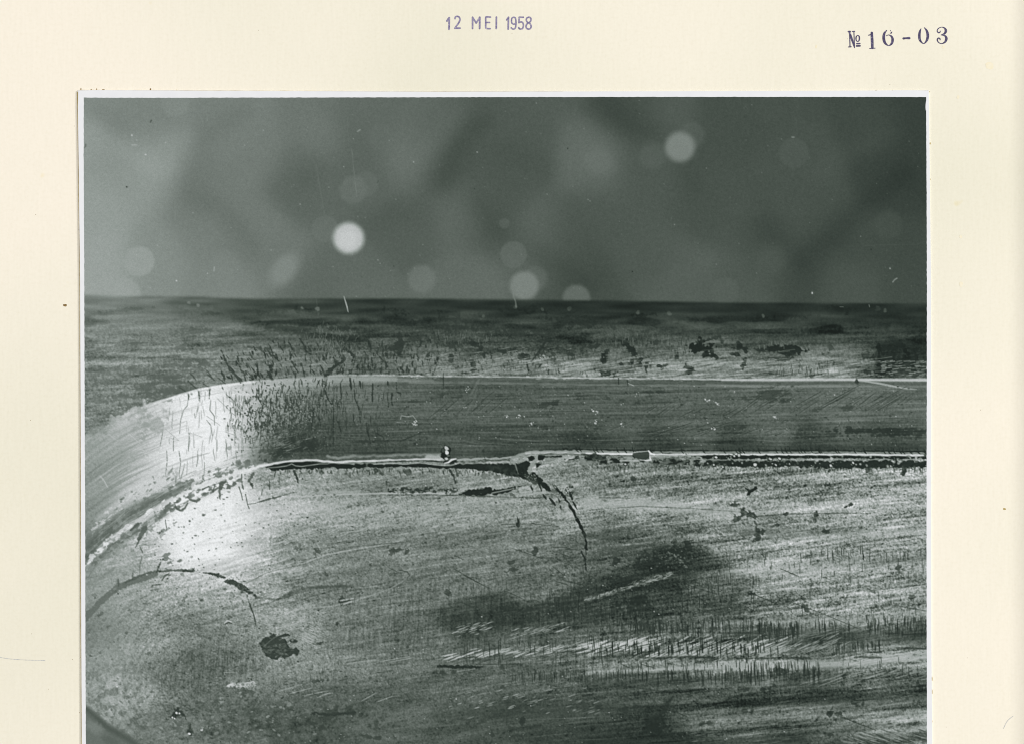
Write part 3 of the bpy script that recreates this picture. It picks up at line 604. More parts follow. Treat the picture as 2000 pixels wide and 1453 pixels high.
for (x, y, rx, ry, v) in [(575,856,24,12,44),(560,876,40,10,50),(600,870,30,10,48),(545,889,26,7,46),(740,860,16,6,56),(555,840,20,7,62),(535,862,14,6,66),(710,862,6,5,50),(520,880,14,5,76)]:
    blob(x, y, rx, ry, -8, v, 0.7, 0.4, 0.7)
for i in range(150):
    x = R.normal(540, 26); y = 862+R.normal(0, 14); stroke([(x, y), (x+R.uniform(5, 16), y-R.uniform(1, 6))], 1.0, R.choice([52, 140]), 0.5, 0.9)
# soft long scratches of the right-hand band
for i in range(260):
    x = R.uniform(640, 1800); y = R.uniform(760, 868); L = R.uniform(15, 90)
    stroke([(x, y), (x+L, y+R.uniform(-0.03, 0.06)*L)], R.uniform(0.7, 1.2), R.choice([56, 118, 128]), R.uniform(0.15, 0.4), 0.9)
def diag(n, xr, yr, L, ang, dark=True):
    for i in range(n):
        x = R.uniform(*xr); y = R.uniform(*yr); l = R.uniform(*L); a = math.radians(R.normal(ang, 3))
        p0, p1 = (x, y), (x+l*math.cos(a), y-l*math.sin(a))
        stroke([p0, p1], R.uniform(1.0, 2.0), 50, R.uniform(0.4, 0.85), 1.0, 0.5)
        if R.rand() < 0.5: stroke([(p0[0]+1.5, p0[1]+1.2), (p1[0]+1.5, p1[1]+1.2)], 0.9, 130, 0.45, 0.9, 0.5)
diag(24, (1450, 1720), (785, 808), (30, 95), 31); diag(16, (1600, 1780), (775, 800), (15, 50), 33); diag(14, (1250, 1460), (800, 815), (18, 50), 31); diag(10, (1150, 1400), (840, 856), (30, 90), 17); diag(12, (1300, 1560), (838, 852), (20, 50), 22); diag(6, (840, 1060), (800, 815), (30, 60), 40)
stroke([(838,815),(870,790),(876,782)], 1.4, 50, 0.7); stroke([(925,800),(950,775),(965,764)], 1.4, 48, 0.7); stroke([(920,770),(936,740)], 3.5, 118, 0.45, 2); stroke([(912,806),(925,780),(933,755)], 2, 112, 0.4, 2)
stroke([(780,862),(805,852),(830,840)], [1.5,3,1], 48, 0.75, 1.2); stroke([(740,786),(800,778),(830,776)], 1.2, 120, 0.6); stroke([(668,792),(740,784),(770,780)], 1.2, 118, 0.5)
for (x, y, rx, ry) in [(864,772,7,2),(843,778,2.5,2),(896,775,8,2),(979,770,8,3),(1070,790,14,4),(1085,785,8,4),(1190,775,8,5),(1210,782,5,3),(1252,783,6,2),(1160,837,10,4),(1505,770,36,10),(1270,770,10,4),(1075,798,6,3),(1450,835,5,3),(1655,795,9,4),(1530,785,6,3),(1595,800,6,3),(1062,837,7,3),(1130,775,8,5),(1020,837,5,2),(1570,845,14,6),(1625,848,16,7),(1290,768,9,3),(810,783,12,2.5)]:
    blob(x, y, rx, ry, -8, 46, 0.62, 0.6, 1.0, nz=0.5*n3+0.7*sHf)
for (x, y, rx, ry) in [(1700,842,60,6),(1765,842,40,7),(1660,844,24,6),(1720,848,40,4)]: blob(x, y, rx, ry, 1, 40, 0.7, 0.5, 1.0, nz=0.5*n3+0.7*sHf)
for i in range(420):
    x = R.uniform(680, 1808); y = R.uniform(752, 872); blob(x, y, R.uniform(0.8, 2.4), R.uniform(0.7, 1.5), 0, 44, R.uniform(0.4, 0.85), 0.3, 0.7)
for i in range(260):
    x = R.uniform(680, 1808); y = R.uniform(752, 872); blob(x, y, R.uniform(0.6, 1.3), R.uniform(0.6, 1.1), 0, R.uniform(140, 205), R.uniform(0.4, 0.9), 0.1, 0.8)
for (x, y) in [(1392,834),(1163,824),(1213,828),(1160,803),(1166,805),(990,812),(1013,811),(808,829),(812,824),(1512,815),(1400,788),(1036,828),(1380,782),(913,760)]:
    for k in range(6): blob(x+R.normal(0, 2.2), y+R.normal(0, 2.2), 1.2, 1.1, 0, R.uniform(160, 215), 0.85, 0.1, 0.7)
stroke([(782,818),(784,811),(797,813),(806,811),(812,818)], 1.4, 160, 0.8, 1.0); stroke([(775,824),(790,825)], 1.2, 150, 0.7)
for (x0, y0, x1, y1) in [(925,860,1010,868),(960,855,1060,860),(880,866,980,870),(1000,857,1110,862),(910,862,960,866),(1030,865,1140,866)]:
    stroke([(x0, y0), ((x0+x1)/2, (y0+y1)/2+2), (x1, y1)], 1.6, 120, 0.5, 1.2, 0.6); stroke([(x0, y0-3), (x1, y1-3)], 1.5, 48, 0.5, 1.2, 0.6)
# streaks of light on the curving left part
for i in range(140):
    u = R.uniform(0, 1); x = 170+u*190; off = R.uniform(4, 150); y0 = float(np.interp(x, XL, RG))+off; L = R.uniform(20, 90)
    if y0 > float(np.interp(x, XL, SM))-30: continue
    y1 = float(np.interp(x+L, XL, RG))+off*0.98
    br = A[min(max(int(y0-OY), 0), NH-1), min(int(x-OX), NW-1)]
    stroke([(x, y0), (x+L/2, (y0+y1)/2-1), (x+L, y1)], R.uniform(1, 3), br+R.uniform(-22, 26), 0.55, 1.6, 0.6)
for pts, w in [([(190,1012),(230,985),(290,945),(330,925)],16),([(235,965),(280,935),(318,910)],8)]: stroke(pts, [w*0.3]+[w]*(len(pts)-2)+[w*0.4], 205, 0.5, 9)
blob(296, 822, 22, 14, -15, 148, 0.6, 0.6, 1.2); blob(282, 815, 7, 26, -12, 150, 0.6, 0.5, 1.2); blob(284, 845, 4, 12, 15, 150, 0.7, 0.5)
for (x0, y0, x1, y1) in [(272,876,296,884),(276,882,300,887),(290,893,325,893),(300,890,325,889),(250,845,275,866),(214,848,230,860)]: stroke([(x0, y0), (x1, y1)], 1.2, 212, 0.4, 1.2)
stroke([(196,929),(202,935),(206,942),(210,950)], 2.4, 190, 0.6, 1.5)
for i in range(170):
    x = R.uniform(180, 340); y = float(np.interp(x, XL, SM))-R.uniform(30, 64); blob(x, y, R.uniform(1, 4), R.uniform(1, 2), -35, R.choice([98, 210, 200]), 0.6, 0.5, 0.7)
# shadowed trough between the band and the broken white edge
tr = [(168,1088),(184,1062),(207,1040),(240,1014),(282,988),(330,964),(367,948)]
stroke(tr, [34,34,32,28,24,18,10], 103, 0.8, 9); stroke(tr[:-1], [18,18,16,13,11,8], 90, 0.6, 6)
for i in range(260):
    k = R.uniform(168, 370); y = np.interp(k, [p[0] for p in tr], [p[1] for p in tr])+R.normal(0, 8); blob(k, y, R.uniform(3, 10), R.uniform(1, 2.5), -33, R.choice([84, 118, 136]), 0.5, 0.5, 0.7)

# --- broken white edge on the left and dark debris below it
for dy, w, v, a, so, x0, x1 in [(0,7,208,.45,4,168,525),(16,16,112,.5,11,176,330),(-9,4,120,.35,4,180,400),(24,10,150,.3,8,320,500)]:
    stroke([(float(q), float(np.interp(q, XL, SM))+dy) for q in np.arange(x0, x1, 12)], w, v, a, so)
for i in range(90):
    x = R.uniform(170, 440); off = R.uniform(-34, 26); L = R.uniform(25, 70)
    stroke([(q, float(np.interp(q, XL, SM))+off+R.normal(0, 0.4)) for q in np.linspace(x, x+L, 5)], R.uniform(0.9, 2.2), R.choice([96, 110, 190, 205]) if abs(off) > 6 else 214, 0.35, 1.4)
for i in range(150):
    x = R.uniform(172, 505); y = float(np.interp(x, XL, SM))+R.normal(0, 3.5); sl = -38 if x < 340 else -24
    if 255 < x < 275 and R.rand() < 0.7: continue
    blob(x, y, R.uniform(2, 8), R.uniform(1.0, 2.6), sl, R.uniform(190, 232), 0.85, 0.5, 0.5)
for i in range(120):
    x = R.uniform(178, 480); y = float(np.interp(x, XL, SM))+R.uniform(6, 22); sl = -38 if x < 340 else -24
    blob(x, y, R.uniform(2, 9), R.uniform(1, 3), sl+R.normal(0, 15), R.uniform(92, 128) if x < 400 else R.uniform(85, 110), 0.7, 0.5, 0.6)
for i in range(60):
    x = R.uniform(200, 330); y = float(np.interp(x, XL, SM))+R.uniform(14, 60); blob(x, y, R.uniform(2, 8), R.uniform(1, 2.5), -35, R.uniform(118, 150), 0.5, 0.5, 0.7)
for i in range(80):
    x = R.uniform(330, 500); y = float(np.interp(x, XL, SM))-R.uniform(3, 22); blob(x, y, R.uniform(1.5, 4), R.uniform(1, 2.4), -35, R.uniform(86, 120), 0.7, 0.5, 0.6)
for pts, w in [([(342,985),(346,993),(353,996),(361,992),(367,982)],3),([(372,975),(384,978),(390,974)],5),([(440,936),(433,948),(429,958),(430,974)],[6,8,5,2]),([(485,935),(491,945),(494,952)],3),([(495,924),(486,938)],6),([(480,965),(484,985),(487,992)],2),([(467,950),(472,965),(474,975)],2),([(472,925),(473,945),(476,955)],2.4),([(416,960),(420,945)],3),([(396,955),(408,949)],3),([(275,1048),(269,1062),(265,1068)],4),([(323,1015),(325,1033)],3),([(284,1030),(272,1050)],9),([(255,1035),(270,1022)],4)]:
    stroke(pts, w, 92, 0.85, 1.3)
stroke([(321,1012),(324,1032)], 2.4, 225, 0.9); 

# --- seam: white lip, black channel, wavy inner light line
def lip(x0, x1, dy, w, v, a, jit=0.5, soft=1.2, step=7, base=SM):
    xs_ = np.arange(x0, x1, step)
    pts = [(float(x), float(np.interp(x, XL, base))+dy+R.normal(0, jit)) for x in xs_]
    stroke(pts, [w*R.uniform(0.7, 1.25) for _ in pts], v, a, soft)
sm = rec("dark_seam")
poly([(519,912),(530,906),(560,901),(605,900),(640,902),(660,905),(700,906),(730,905),(760,905.5),(800,905),(835,904),(868,908),(900,904),(940,903),(985,905),(1008,905),(1022,915),(1028,932),(1010,930),(980,923),(940,918),(900,914),(860,913),(820,912),(780,911),(740,913),(700,913.5),(660,914),(640,913),(600,916),(560,917),(530,918)], 34, 0.97, 1.6, 0.9, rec=sm)
for i in range(200):
    x = R.uniform(530, 1000); y = 917+R.normal(0, 1.8)+max(0, (x-900)*0.08); stroke([(x, y), (x+R.uniform(-3, 3), y+R.uniform(2, 7))], R.uniform(1, 2.5), R.choice([44, 60, 150]), 0.55, 1.1)
stroke([(524,913),(545,911),(560,909),(570,905),(578,909),(590,910),(610,907),(625,905),(640,905),(650,902),(665,904),(690,905)], 2.0, 136, 0.85, 1.2)
lip(395, 528, 1.0, 6.0, 214, 0.6, 1.2, 2.5); lip(470, 528, 1.0, 4.0, 222, 0.8, 0.8, 1.5); lip(521, 870, 1.2, 4.0, 208, 0.92); lip(640, 870, -8, 4.5, 168, 0.6, 1.0, 3); lip(740, 868, 3, 6.0, 176, 0.7, 0.6, 2)
stroke([(735,902),(780,900),(830,899),(868,901)], [1,2.5,3,2.5], 44, 0.85, 1.2)
stroke([(730,905.5),(770,904),(790,905.5),(820,903),(845,906),(868,908.5),(880,908),(895,904)], 2.2, 150, 0.9, 1.2)
lip(885, 1000, 1.5, 4.2, 172, 0.8, 0.8); lip(890, 1000, 6, 3, 60, 0.7, 0.9); lip(890, 998, 9, 3, 156, 0.6, 0.9)
lip(1000, 1040, 1.0, 6, 160, 0.8, 0.8, 2)
lip(1028, 1240, -0.5, 5.0, 172, 0.8, 0.5, 1.6); lip(1028, 1140, 2, 2.4, 205, 0.6, 0.5)
lip(1145, 1808, 0.6, 3.6, 214, 0.95, 0.4); lip(1270, 1420, 2, 7, 186, 0.55, 0.8, 2)
lip(1120, 1808, -3.4, 4.0, 152, 0.7, 0.6); lip(1100, 1808, -6.6, 2.4, 30, 0.92, 0.4); lip(700, 1808, -13, 9, 52, 0.35, 0.8, 6)
for i in range(46):
    x = R.uniform(1120, 1805); y = float(np.interp(x, XL, SM)); stroke([(x, y-12), (x+1.5, y-5), (x+5, y-1.5)], [1.2, 2.2, 1.4], 34, 0.85, 1.1)
# right-hand channel
poly([(1142,889),(1168,889),(1170,897),(1142,896)], 32, 0.95, 1.4, 0.8, rec=sm)
poly([(1142,896.5),(1240,897),(1280,900),(1300,897),(1340,898),(1400,899),(1480,900),(1560,899),(1650,899),(1740,897),(1814,899),(1814,913),(1700,913),(1600,913),(1520,911),(1450,911),(1400,907),(1360,909),(1330,906),(1280,904),(1230,903),(1142,903)], 33, 0.93, 2.0, 1.3, rec=sm)
poly([(1350,889),(1400,887.5),(1450,889),(1500,889),(1600,889.5),(1700,890),(1814,891),(1814,896),(1700,895),(1600,894),(1500,894.5),(1420,896),(1350,894)], 32, 0.95, 1.4, 0.6, rec=sm)
for i in range(120):
    x = R.uniform(1120, 1420); y = R.uniform(891, 905); blob(x, y, R.uniform(2, 9), R.uniform(1, 2.5), R.uniform(-10, 10), R.choice([40, 110, 130, 150]), 0.6, 0.5, 0.6)
pts = []; x = 1345
while x < 1812:
    pts.append((x, 897+R.normal(0, 1.1)+(2 if 1470 < x < 1490 else 0))); x += R.uniform(5, 12)
stroke(pts, 1.8, 132, 0.85, 1.1)
for i in range(120):
    x = R.uniform(1340, 1810); y = R.choice([R.uniform(889, 895), R.uniform(899, 913), R.uniform(899, 913)])
    r = R.uniform(0.8, 2.4); blob(x, y, r, r*R.uniform(.6, 1.2), R.uniform(0, 90), R.uniform(80, 195), 0.7, 0.3, 0.9)
for (x, y, r) in [(1504,894,4),(1523,895,2.8),(1745,901,4.2),(1443,888,3.4),(1434,890,2.4),(1341,887,2.6),(1399,893,2.6),(1666,903,2.8),(1623,909,3),(1222,906,3.2),(1475,907,3.4),(1395,907,2.6),(1412,912,2.4),(1517,908,3.4)]:
    blob(x, y, r*1.5, r*1.4, 0, 36, 0.8, 0.15, 0.5); blob(x-0.6, y-0.3, r*0.75, r*0.65, 20, 205, 0.85, 0.3, 0.8)
for i in range(220):
    x = R.uniform(1150, 1810); y = 913+R.normal(0, 2.0)-(4 if x < 1400 else 0); stroke([(x, y), (x+R.uniform(-3, 3), y+R.uniform(2, 8))], R.uniform(1, 2.4), R.choice([48, 62, 165]), 0.55, 1.1)
blob(1765, 920, 4, 8, 8, 42, 0.9); blob(1695, 915, 5, 5, 0, 44, 0.8); blob(1618, 918, 3, 3, 0, 48, 0.8); stroke([(1745,925),(1748,935),(1746,948)], 2, 80, 0.6)
# start of the crack
stroke([(1031,892),(1044,887),(1060,885)], 2, 170, 0.5)
ck = rec("crack")
poly([(1031,893),(1038,889),(1044,888),(1045,896),(1040,901),(1033,899)], 30, 0.96, 1.3, 0.8, rec=ck)
poly([(1006,903),(1018,902),(1028,898),(1036,905),(1033,914),(1028,920),(1041,921),(1052,932),(1064,944),(1076,955),(1084,963),(1072,958),(1058,948),(1042,940),(1030,938),(1014,926),(1008,914)], 32, 0.95, 1.6, 1.2, rec=ck)
poly([(1050,886),(1063,887),(1066,890),(1098,888.5),(1098,893),(1064,893),(1060,899),(1051,898)], 30, 0.96, 1.3, 0.7, rec=ck)
poly([(1046,903),(1060,904),(1053,910),(1048,914)], 32, 0.95, 1.3, 0.6, rec=ck)
stroke([(1049,887),(1047,897),(1041,906),(1035,914),(1034,922)], [4,5,5,8,6], 142, 0.85, 1.5)
stroke([(1006,905),(1009,915),(1012,924)], 2.4, 118, 0.8, 1.2); stroke([(1074,902),(1092,896),(1120,890)], 3, 160, 0.8, 1.3)
poly([(1066,893),(1092,893),(1072,901),(1062,900)], 122, 0.8, 2, 1)
for (x, y, rx, ry) in [(1112,896,8,2.6),(1127,893,4,3),(1160,891,14,4)]: blob(x, y, rx, ry, 0, 36, 0.9)
blob(1006, 924, 34, 7, 12, 62, 0.7, 0.4, 0.8); blob(990, 935, 30, 5, 8, 84, 0.5, 0.5, 0.8); blob(1040, 935, 12, 5, 30, 60, 0.7)
stroke(jit([(1086,953),(1092,959),(1099,964),(1105,972),(1110,981),(1117,992),(1121,1001),(1126,1010),(1131,1019),(1135,1029),(1140,1039),(1142,1048),(1144,1055),(1146,1064),(1147,1074)], 1.5), [3]+[R.uniform(3.6,6.2) for _ in range(27)]+[2.4], 34, 0.97, 1.1, rec=ck)
stroke([(1136,1075),(1138,1082),(1143,1092),(1143,1100),(1145,1112)], [2.6,3,4,2.6,2], 40, 0.95, 1.1, rec=ck)
stroke([(1138,1105),(1140,1118),(1142,1130)], 1.5, 60, 0.8); stroke([(1144,1074),(1145,1082)], 2, 46, 0.9)
stroke([(1119,979),(1123,986),(1127,994)], [2,4,3], 42, 0.95); stroke([(1112,958),(1115,968),(1118,975)], [3,5,3], 40, 0.95)
for pts, w in [([(1037,948),(1041,960)],4),([(1053,945),(1058,958)],3.4),([(1061,965),(1067,974)],4),([(1073,972),(1080,979),(1085,986)],4),([(1094,986),(1096,993)],2.6),([(1091,973),(1093,980)],2)]: stroke(pts, w, 44, 0.95, 1.1, 0.4)
blob(1104, 955, 9, 5.5, -8, 40, 0.9, 0.4, 0.5); blob(1117, 951, 4, 3, 0, 46, 0.8); stroke([(1083,946),(1093,958)], 2, 60, 0.7); stroke([(1079,945),(1088,960)], 2, 70, 0.7)
for k in range(16): blob(1104+R.normal(0, 5), 955+R.normal(0, 3), 1.3, 1.2, 0, R.uniform(150, 220), 0.85, 0.1, 0.7)
for k in range(40): blob(1040+R.uniform(-22, 40), 930+R.uniform(-14, 22), 1.1, 1, 0, R.uniform(110, 190), 0.6, 0.1, 0.8)
# dark pool below the seam
pl = rec("dark_pool")
poly([(897,964),(912,957),(930,953),(957,952),(962,956),(985,953),(1005,949),(1020,947),(1010,955),(990,962),(965,967),(915,966.5)], 32, 0.96, 1.5, 1.1, rec=pl)
stroke([(958,968),(961,962),(985,957),(1004,953)], 2, 170, 0.7, 1.2)
blob(1000, 966, 7, 2.5, 0, 50, 0.8); lipx = [(480,978),(560,970),(640,966),(700,964),(760,962),(830,963),(880,964)]
stroke(lipx, [1,2,2.5,2.4,3,3.5,3], 182, 0.75, 1.6); stroke([(760,966),(830,965),(900,967),(960,969),(1060,972)], [1,2,3,2.4,1], 56, 0.7, 1.5)
stroke([(830,961),(900,962),(905,958)], 3.5, 176, 0.6, 1.8); stroke([(1010,965),(1040,960),(1090,963)], [2,6,2], 160, 0.6, 3)
for i in range(90):
    x = R.uniform(755, 895); y = 957+R.normal(0, 2.6); blob(x, y, R.uniform(1, 4.5), R.uniform(0.8, 2.2), R.uniform(-40, 0), 48, 0.8, 0.4, 0.6)
stroke([(497,982),(520,975),(545,969),(575,960)], [1,4,3,1.5], 78, 0.85, 1.4); stroke([(484,984),(500,982)], 1.4, 80, 0.7)
stroke([(574,919),(580,930),(582,942)], [3,4.5,2.5], 58, 0.9); stroke([(526,938),(527,955)], 2.5, 78, 0.9); stroke([(546,932),(545,945)], 2.2, 90, 0.8); stroke([(538,920),(536,930)], 2, 80, 0.8); stroke([(513,955),(511,966)], 2, 96, 0.8)
stroke([(878,917),(886,930),(890,942)], [5,3,1.5], 50, 0.85); stroke([(890,915),(894,928)], 4, 56, 0.7); blob(735, 920, 4, 5, 10, 42, 0.85); blob(745, 924, 4, 4, 0, 50, 0.8); blob(795, 921, 6, 5, 0, 56, 0.7); stroke([(684,922),(684,932)], 2.4, 76, 0.7); stroke([(721,918),(722,926)], 2.6, 60, 0.8); stroke([(755,939),(755,946)], 2.4, 66, 0.8)
# droplet standing on the seam
lip(835, 860, -3, 11, 196, 0.7, 0.3, 4)
stroke([(884,880),(884,895)], 9, 60, 0.6, 4)
dr = rec("droplet"); blob(870, 885, 9.6, 12.5, 8, 26, 1.0, 0.03, 0.14, rec=dr)
blob(872, 874.5, 3.6, 2.6, 30, 205, 0.9, 0.1, 0.5); blob(872, 883, 3.4, 2.8, 40, 215, 0.95, 0.2, 0.4); blob(872, 895, 3, 2.2, 0, 205, 0.9, 0.1, 0.5); blob(866, 880, 2, 4, 0, 90, 0.6, 0.2, 0.7); blob(875, 889, 2, 1.5, 0, 120, 0.7)
poly([(868,899),(880,897),(893,896),(892,902),(878,905),(866,904)], 34, 0.95, 1.2, 0.3)
stroke([(868,904),(876,902),(882,897),(891,895)], [1.5,3,4,2], 216, 0.95, 1.1)
stroke([(931,880),(932,890)], 4, 52, 0.7); stroke([(944,878),(946,892)], [4,3], 48, 0.7); stroke([(920,885),(960,888)], 8, 70, 0.5, 4)
# dark flake with a light outline
fl = rec("dark_flake"); hx = [(1237.5,883.5),(1267,880),(1269,892.5),(1261,897),(1239.5,893.5),(1235,889)]
poly(hx, 58, 0.97, 1.2, 0.2, rec=fl); stroke([(1238,883),(1267,879.5)], 1.5, 186, 0.9); stroke([(1267,880),(1270,884),(1278,887)], 3, 222, 0.95); stroke([(1269,888),(1269,892),(1271,897),(1261,898.5),(1250,897)], [1,2,3.5,2,1.2], 205, 0.9); stroke([(1235,889),(1240,894)], 1.6, 30, 0.9)
stroke([(1212,898),(1245,899)], 4, 172, 0.8, 2); stroke([(1220,893),(1232,894)], 4, 150, 0.8, 2)

# --- front face: stains, pits, tool marks
for (x0, y0, x1, y1, w, v, a) in [(560,965,700,960,8,190,.3),(500,1000,640,985,14,200,.35),(830,1000,1000,975,18,180,.3),(1150,975,1330,985,24,182,.35),(1230,984,1440,1000,10,190,.3)]:
    stroke([(x0, y0), (x1, y1)], w, v, a, w)
for (x, y, rx, ry, rot, v, a) in [(1295,1085,42,18,-18,40,.8),(1325,1078,26,14,-35,42,.7),(1270,1105,34,14,0,38,.7),(1210,1135,50,12,-14,36,.7),(1170,1165,44,8,-14,36,.75),(1250,1170,52,9,-14,34,.8),(1290,1140,34,10,-10,38,.8),(1240,1185,30,14,10,36,.7),(1170,1195,60,8,-8,44,.6),(1100,1170,50,6,-10,46,.7),(1040,1190,60,7,-6,46,.7),(980,1195,44,8,-4,48,.7),(940,1208,36,8,0,54,.6),(1000,1215,50,7,-4,50,.6),(1360,1110,34,14,-10,64,.6),(1230,1070,60,12,-8,66,.6),(1200,1040,50,10,-6,78,.5),(1150,1150,30,20,-20,58,.6),(1480,1040,40,6,2,74,.6),(1420,1190,36,10,0,58,.5),(1300,1215,40,8,-8,70,.4)]:
    blob(x, y, rx*0.88, ry*0.88, rot, v, a*0.82, 0.5, 1.1, nz=n10*0.6+sS*0.45+n3*0.3)
for pts, w, v, a, so in [([(1150,1311),(1300,1306),(1450,1300),(1600,1297),(1700,1292),(1815,1277)],[7,10,14,16,14,17],172,.75,8),([(1380,1219),(1500,1213),(1600,1212),(1700,1208),(1815,1196)],[6,12,14,16,16],170,.5,9),([(1440,1240),(1560,1243),(1700,1240),(1815,1243)],[16,34,36,30],66,.55,18),([(1150,1332),(1300,1330),(1480,1330),(1600,1335)],[18,26,30,20],68,.5,16),([(1150,1448),(1300,1450),(1420,1450),(1560,1446)],[30,30,22,26],52,.55,18),([(900,1385),(1000,1388),(1150,1385),(1240,1378)],[10,22,22,14],66,.5,16),([(1480,1375),(1620,1368),(1815,1362)],[14,26,14],64,.4,16),([(1420,1120),(1560,1108),(1700,1098),(1815,1090)],[14,20,18,16],166,.35,12),([(1150,984),(1260,985),(1380,996),(1500,998)],[14,20,18,8],172,.4,10),([(1500,1046),(1640,1048),(1800,1034)],[14,18,12],164,.35,12),([(1420,1036),(1560,1036),(1680,1036)],[10,14,6],84,.45,10)]:
    stroke(pts, w, v, a, so)
for i in range(420):
    x = R.uniform(1000, 1760); y = R.uniform(1225, 1452); L = R.uniform(40, 190); sl = R.uniform(0.02, 0.13)
    stroke([(x, y), (x+L*0.5, y-L*sl*0.55), (x+L, y-L*sl)], R.uniform(0.9, 2.6), R.uniform(-26, 26), R.uniform(0.3, 0.8), 1.4, 0.6, add=True)
st1 = rec("dark_stain"); blob(1292, 1108, 46, 24, -22, 44, 0.32, 0.3, 1.2, nz=n10*0.5+n3*0.4+0.4*sB, rec=st1)
# light streak between the stains
for i in range(200):
    u = R.uniform(0, 1); x = 1140+u*170; y = 1172-u*52+R.normal(0, 2.6); stroke([(x, y), (x+R.uniform(2, 9), y-R.uniform(0, 4))], R.uniform(0.8, 1.5), R.uniform(100, 200), 0.55, 1.0)
stroke([(1130,1178),(1220,1150),(1310,1118)], [3,6,2], 112, 0.3, 4)
for i in range(60): blob(1316+R.normal(0, 16), 1092+R.normal(0, 10), R.uniform(.8,2), 1.0, 0, R.uniform(85, 140), 0.5, 0.4, 0.9)
for (x, y, rx, ry, rot, v) in [(1458,1000,13,7,42,36),(1440,1012,9,5,40,44),(1343,1062,10,6,25,40),(1206,1094,10,6,-40,40),(1481,1037,7,6,0,40),(1519,1033,4,8,0,40),(1612,1037,6,4,0,42),(1468,1158,7,5,20,38),(1482,1050,4,4,0,46),(1536,1003,5,3,0,42),(1592,1003,5,5,0,44),(1432,985,5,3,0,60),(1237,935,4,3,0,48),(1478,944,3,2,0,56),(1571,1186,7,5,30,44),(1781,1166,6,3,0,40),(1756,1108,5,4,0,50),(672,1174,9,7,-10,48),(1045,1078,8,5,0,42),(1000,1112,12,3,-15,52),(995,1098,10,3,-20,56),(1012,1022,2.5,6,0,46),(878,1157,6,8,0,58),(772,1075,9,6,0,58),(792,1080,3,6,30,56),(620,1075,8,5,0,70),(580,1070,6,4,0,80),(659,1217,3,3,0,50),(626,1253,5,4,-30,58),(1706,1156,4,3,0,54),(1600,1250,9,6,0,42),(1648,1320,6,6,0,40),(1795,1340,6,5,0,38),(1519,1310,11,6,10,42),(1505,1340,12,6,-20,46),(1490,1345,10,5,-30,46),(1620,1390,8,7,10,40),(1637,1393,7,4,0,46),(1670,1410,5,3,20,50),(1675,1370,10,5,0,44),(1170,1382,7,5,0,48),(1220,1385,14,5,0,48),(1364,1386,4,3,0,50),(1210,1425,8,3,0,48),(1260,1425,14,4,0,46),(1380,1412,16,3,-4,52),(1455,1386,4,3,0,48),(1467,1386,4,3,0,48),(1020,1408,4,8,10,46),(1020,1362,6,3,0,56),(980,1340,5,4,0,62),(1002,1361,4,3,0,60),(1000,1419,6,3,0,58),(963,1433,4,7,-40,54),(880,1408,6,3,0,62),(905,1300,0.1,0.1,0,60),(1620,1432,10,3,0,46),(1585,1430,8,3,0,46),(1455,1345,6,3,0,50),(650,1400,12,6,10,64),(720,1438,10,5,20,60),(735,1440,7,4,0,60),(610,1415,9,7,30,58),(625,1420,10,4,0,62),(704,1395,3,3,0,60),(735,1411,4,6,0,68),(395,1370,10,5,0,76),(420,1370,6,3,0,78),(620,1328,14,2.5,-4,56)]:
    if rx < 1: continue
    blob(x, y, rx, ry, rot, v, 0.85, 0.42, 0.5)
p1 = rec("pit"); poly([(1454,951),(1459,952),(1464,955),(1470,952),(1477,949),(1479,954),(1473,959),(1467,962),(1464,967),(1458,966.5),(1460,959),(1456,955)], 36, 0.96, 1.3, 0.6, rec=p1)
stroke([(1480,945),(1484,930),(1487,918)], 1.6, 150, 0.5)
p2 = rec("pit"); blob(1655, 989.5, 6.5, 4.5, -20, 30, 0.95, 0.35, 0.4, rec=p2); blob(1656.5, 989.5, 1.8, 1.6, 0, 225, 0.95, 0, 0.5); blob(1663, 984.5, 3, 2, -30, 48, 0.8)
stroke([(1470,1008),(1540,1003),(1600,1002),(1660,1001),(1700,1002)], [2,2.6,2,2,1], 62, 0.7, 1.5); stroke([(1300,1025),(1380,1012),(1420,1008)], 1.8, 170, 0.6, 1.3); stroke([(1260,1026),(1330,1017)], 2, 164, 0.5)
stroke([(1150,995),(1250,988),(1350,992),(1460,1000)], [1,2,2,1], 70, 0.55, 1.3)
stroke([(1170,971),(1230,972)], 1.6, 58, 0.7); stroke([(980,1023),(1040,1022),(1090,1027)], 1.3, 54, 0.7)
stroke([(1010,1008),(1012,1018),(1009,1025)], [1.2,4,2], 44, 0.9)
# scorched patch
sc = rec("scorched_patch")
poly([(507,1256),(514,1246),(526,1240),(534,1235),(541,1241),(549,1240),(558,1235),(566,1240),(556,1244),(545,1244),(558,1249),(562,1256),(566,1262),(572,1268),(578,1264),(585,1269),(580,1277),(571,1279),(566,1282),(556,1284),(543,1287),(530,1284),(521,1280),(516,1273),(511,1264)], 54, 0.93, 1.5, 1.2, rec=sc)
poly([(564,1249),(570,1247),(579,1248),(583,1251),(579,1255),(570,1254)], 54, 0.93, 1.4, 0.6, rec=sc)
for i in range(70):
    x = R.normal(543, 13); y = R.normal(1262, 10); stroke([(x, y), (x+R.uniform(2, 8), y-R.uniform(-2, 4))], 1.3, R.choice([38, 92, 104, 112]), 0.6, 1.2)
for i in range(60): blob(R.normal(543, 14), R.normal(1262, 11), R.uniform(1, 3), R.uniform(.8, 2), R.uniform(-40, 10), R.choice([40, 84, 98, 108]), 0.6, 0.4, 0.8)
stroke([(515,1262),(528,1250),(540,1242)], 1.6, 112, 0.6)
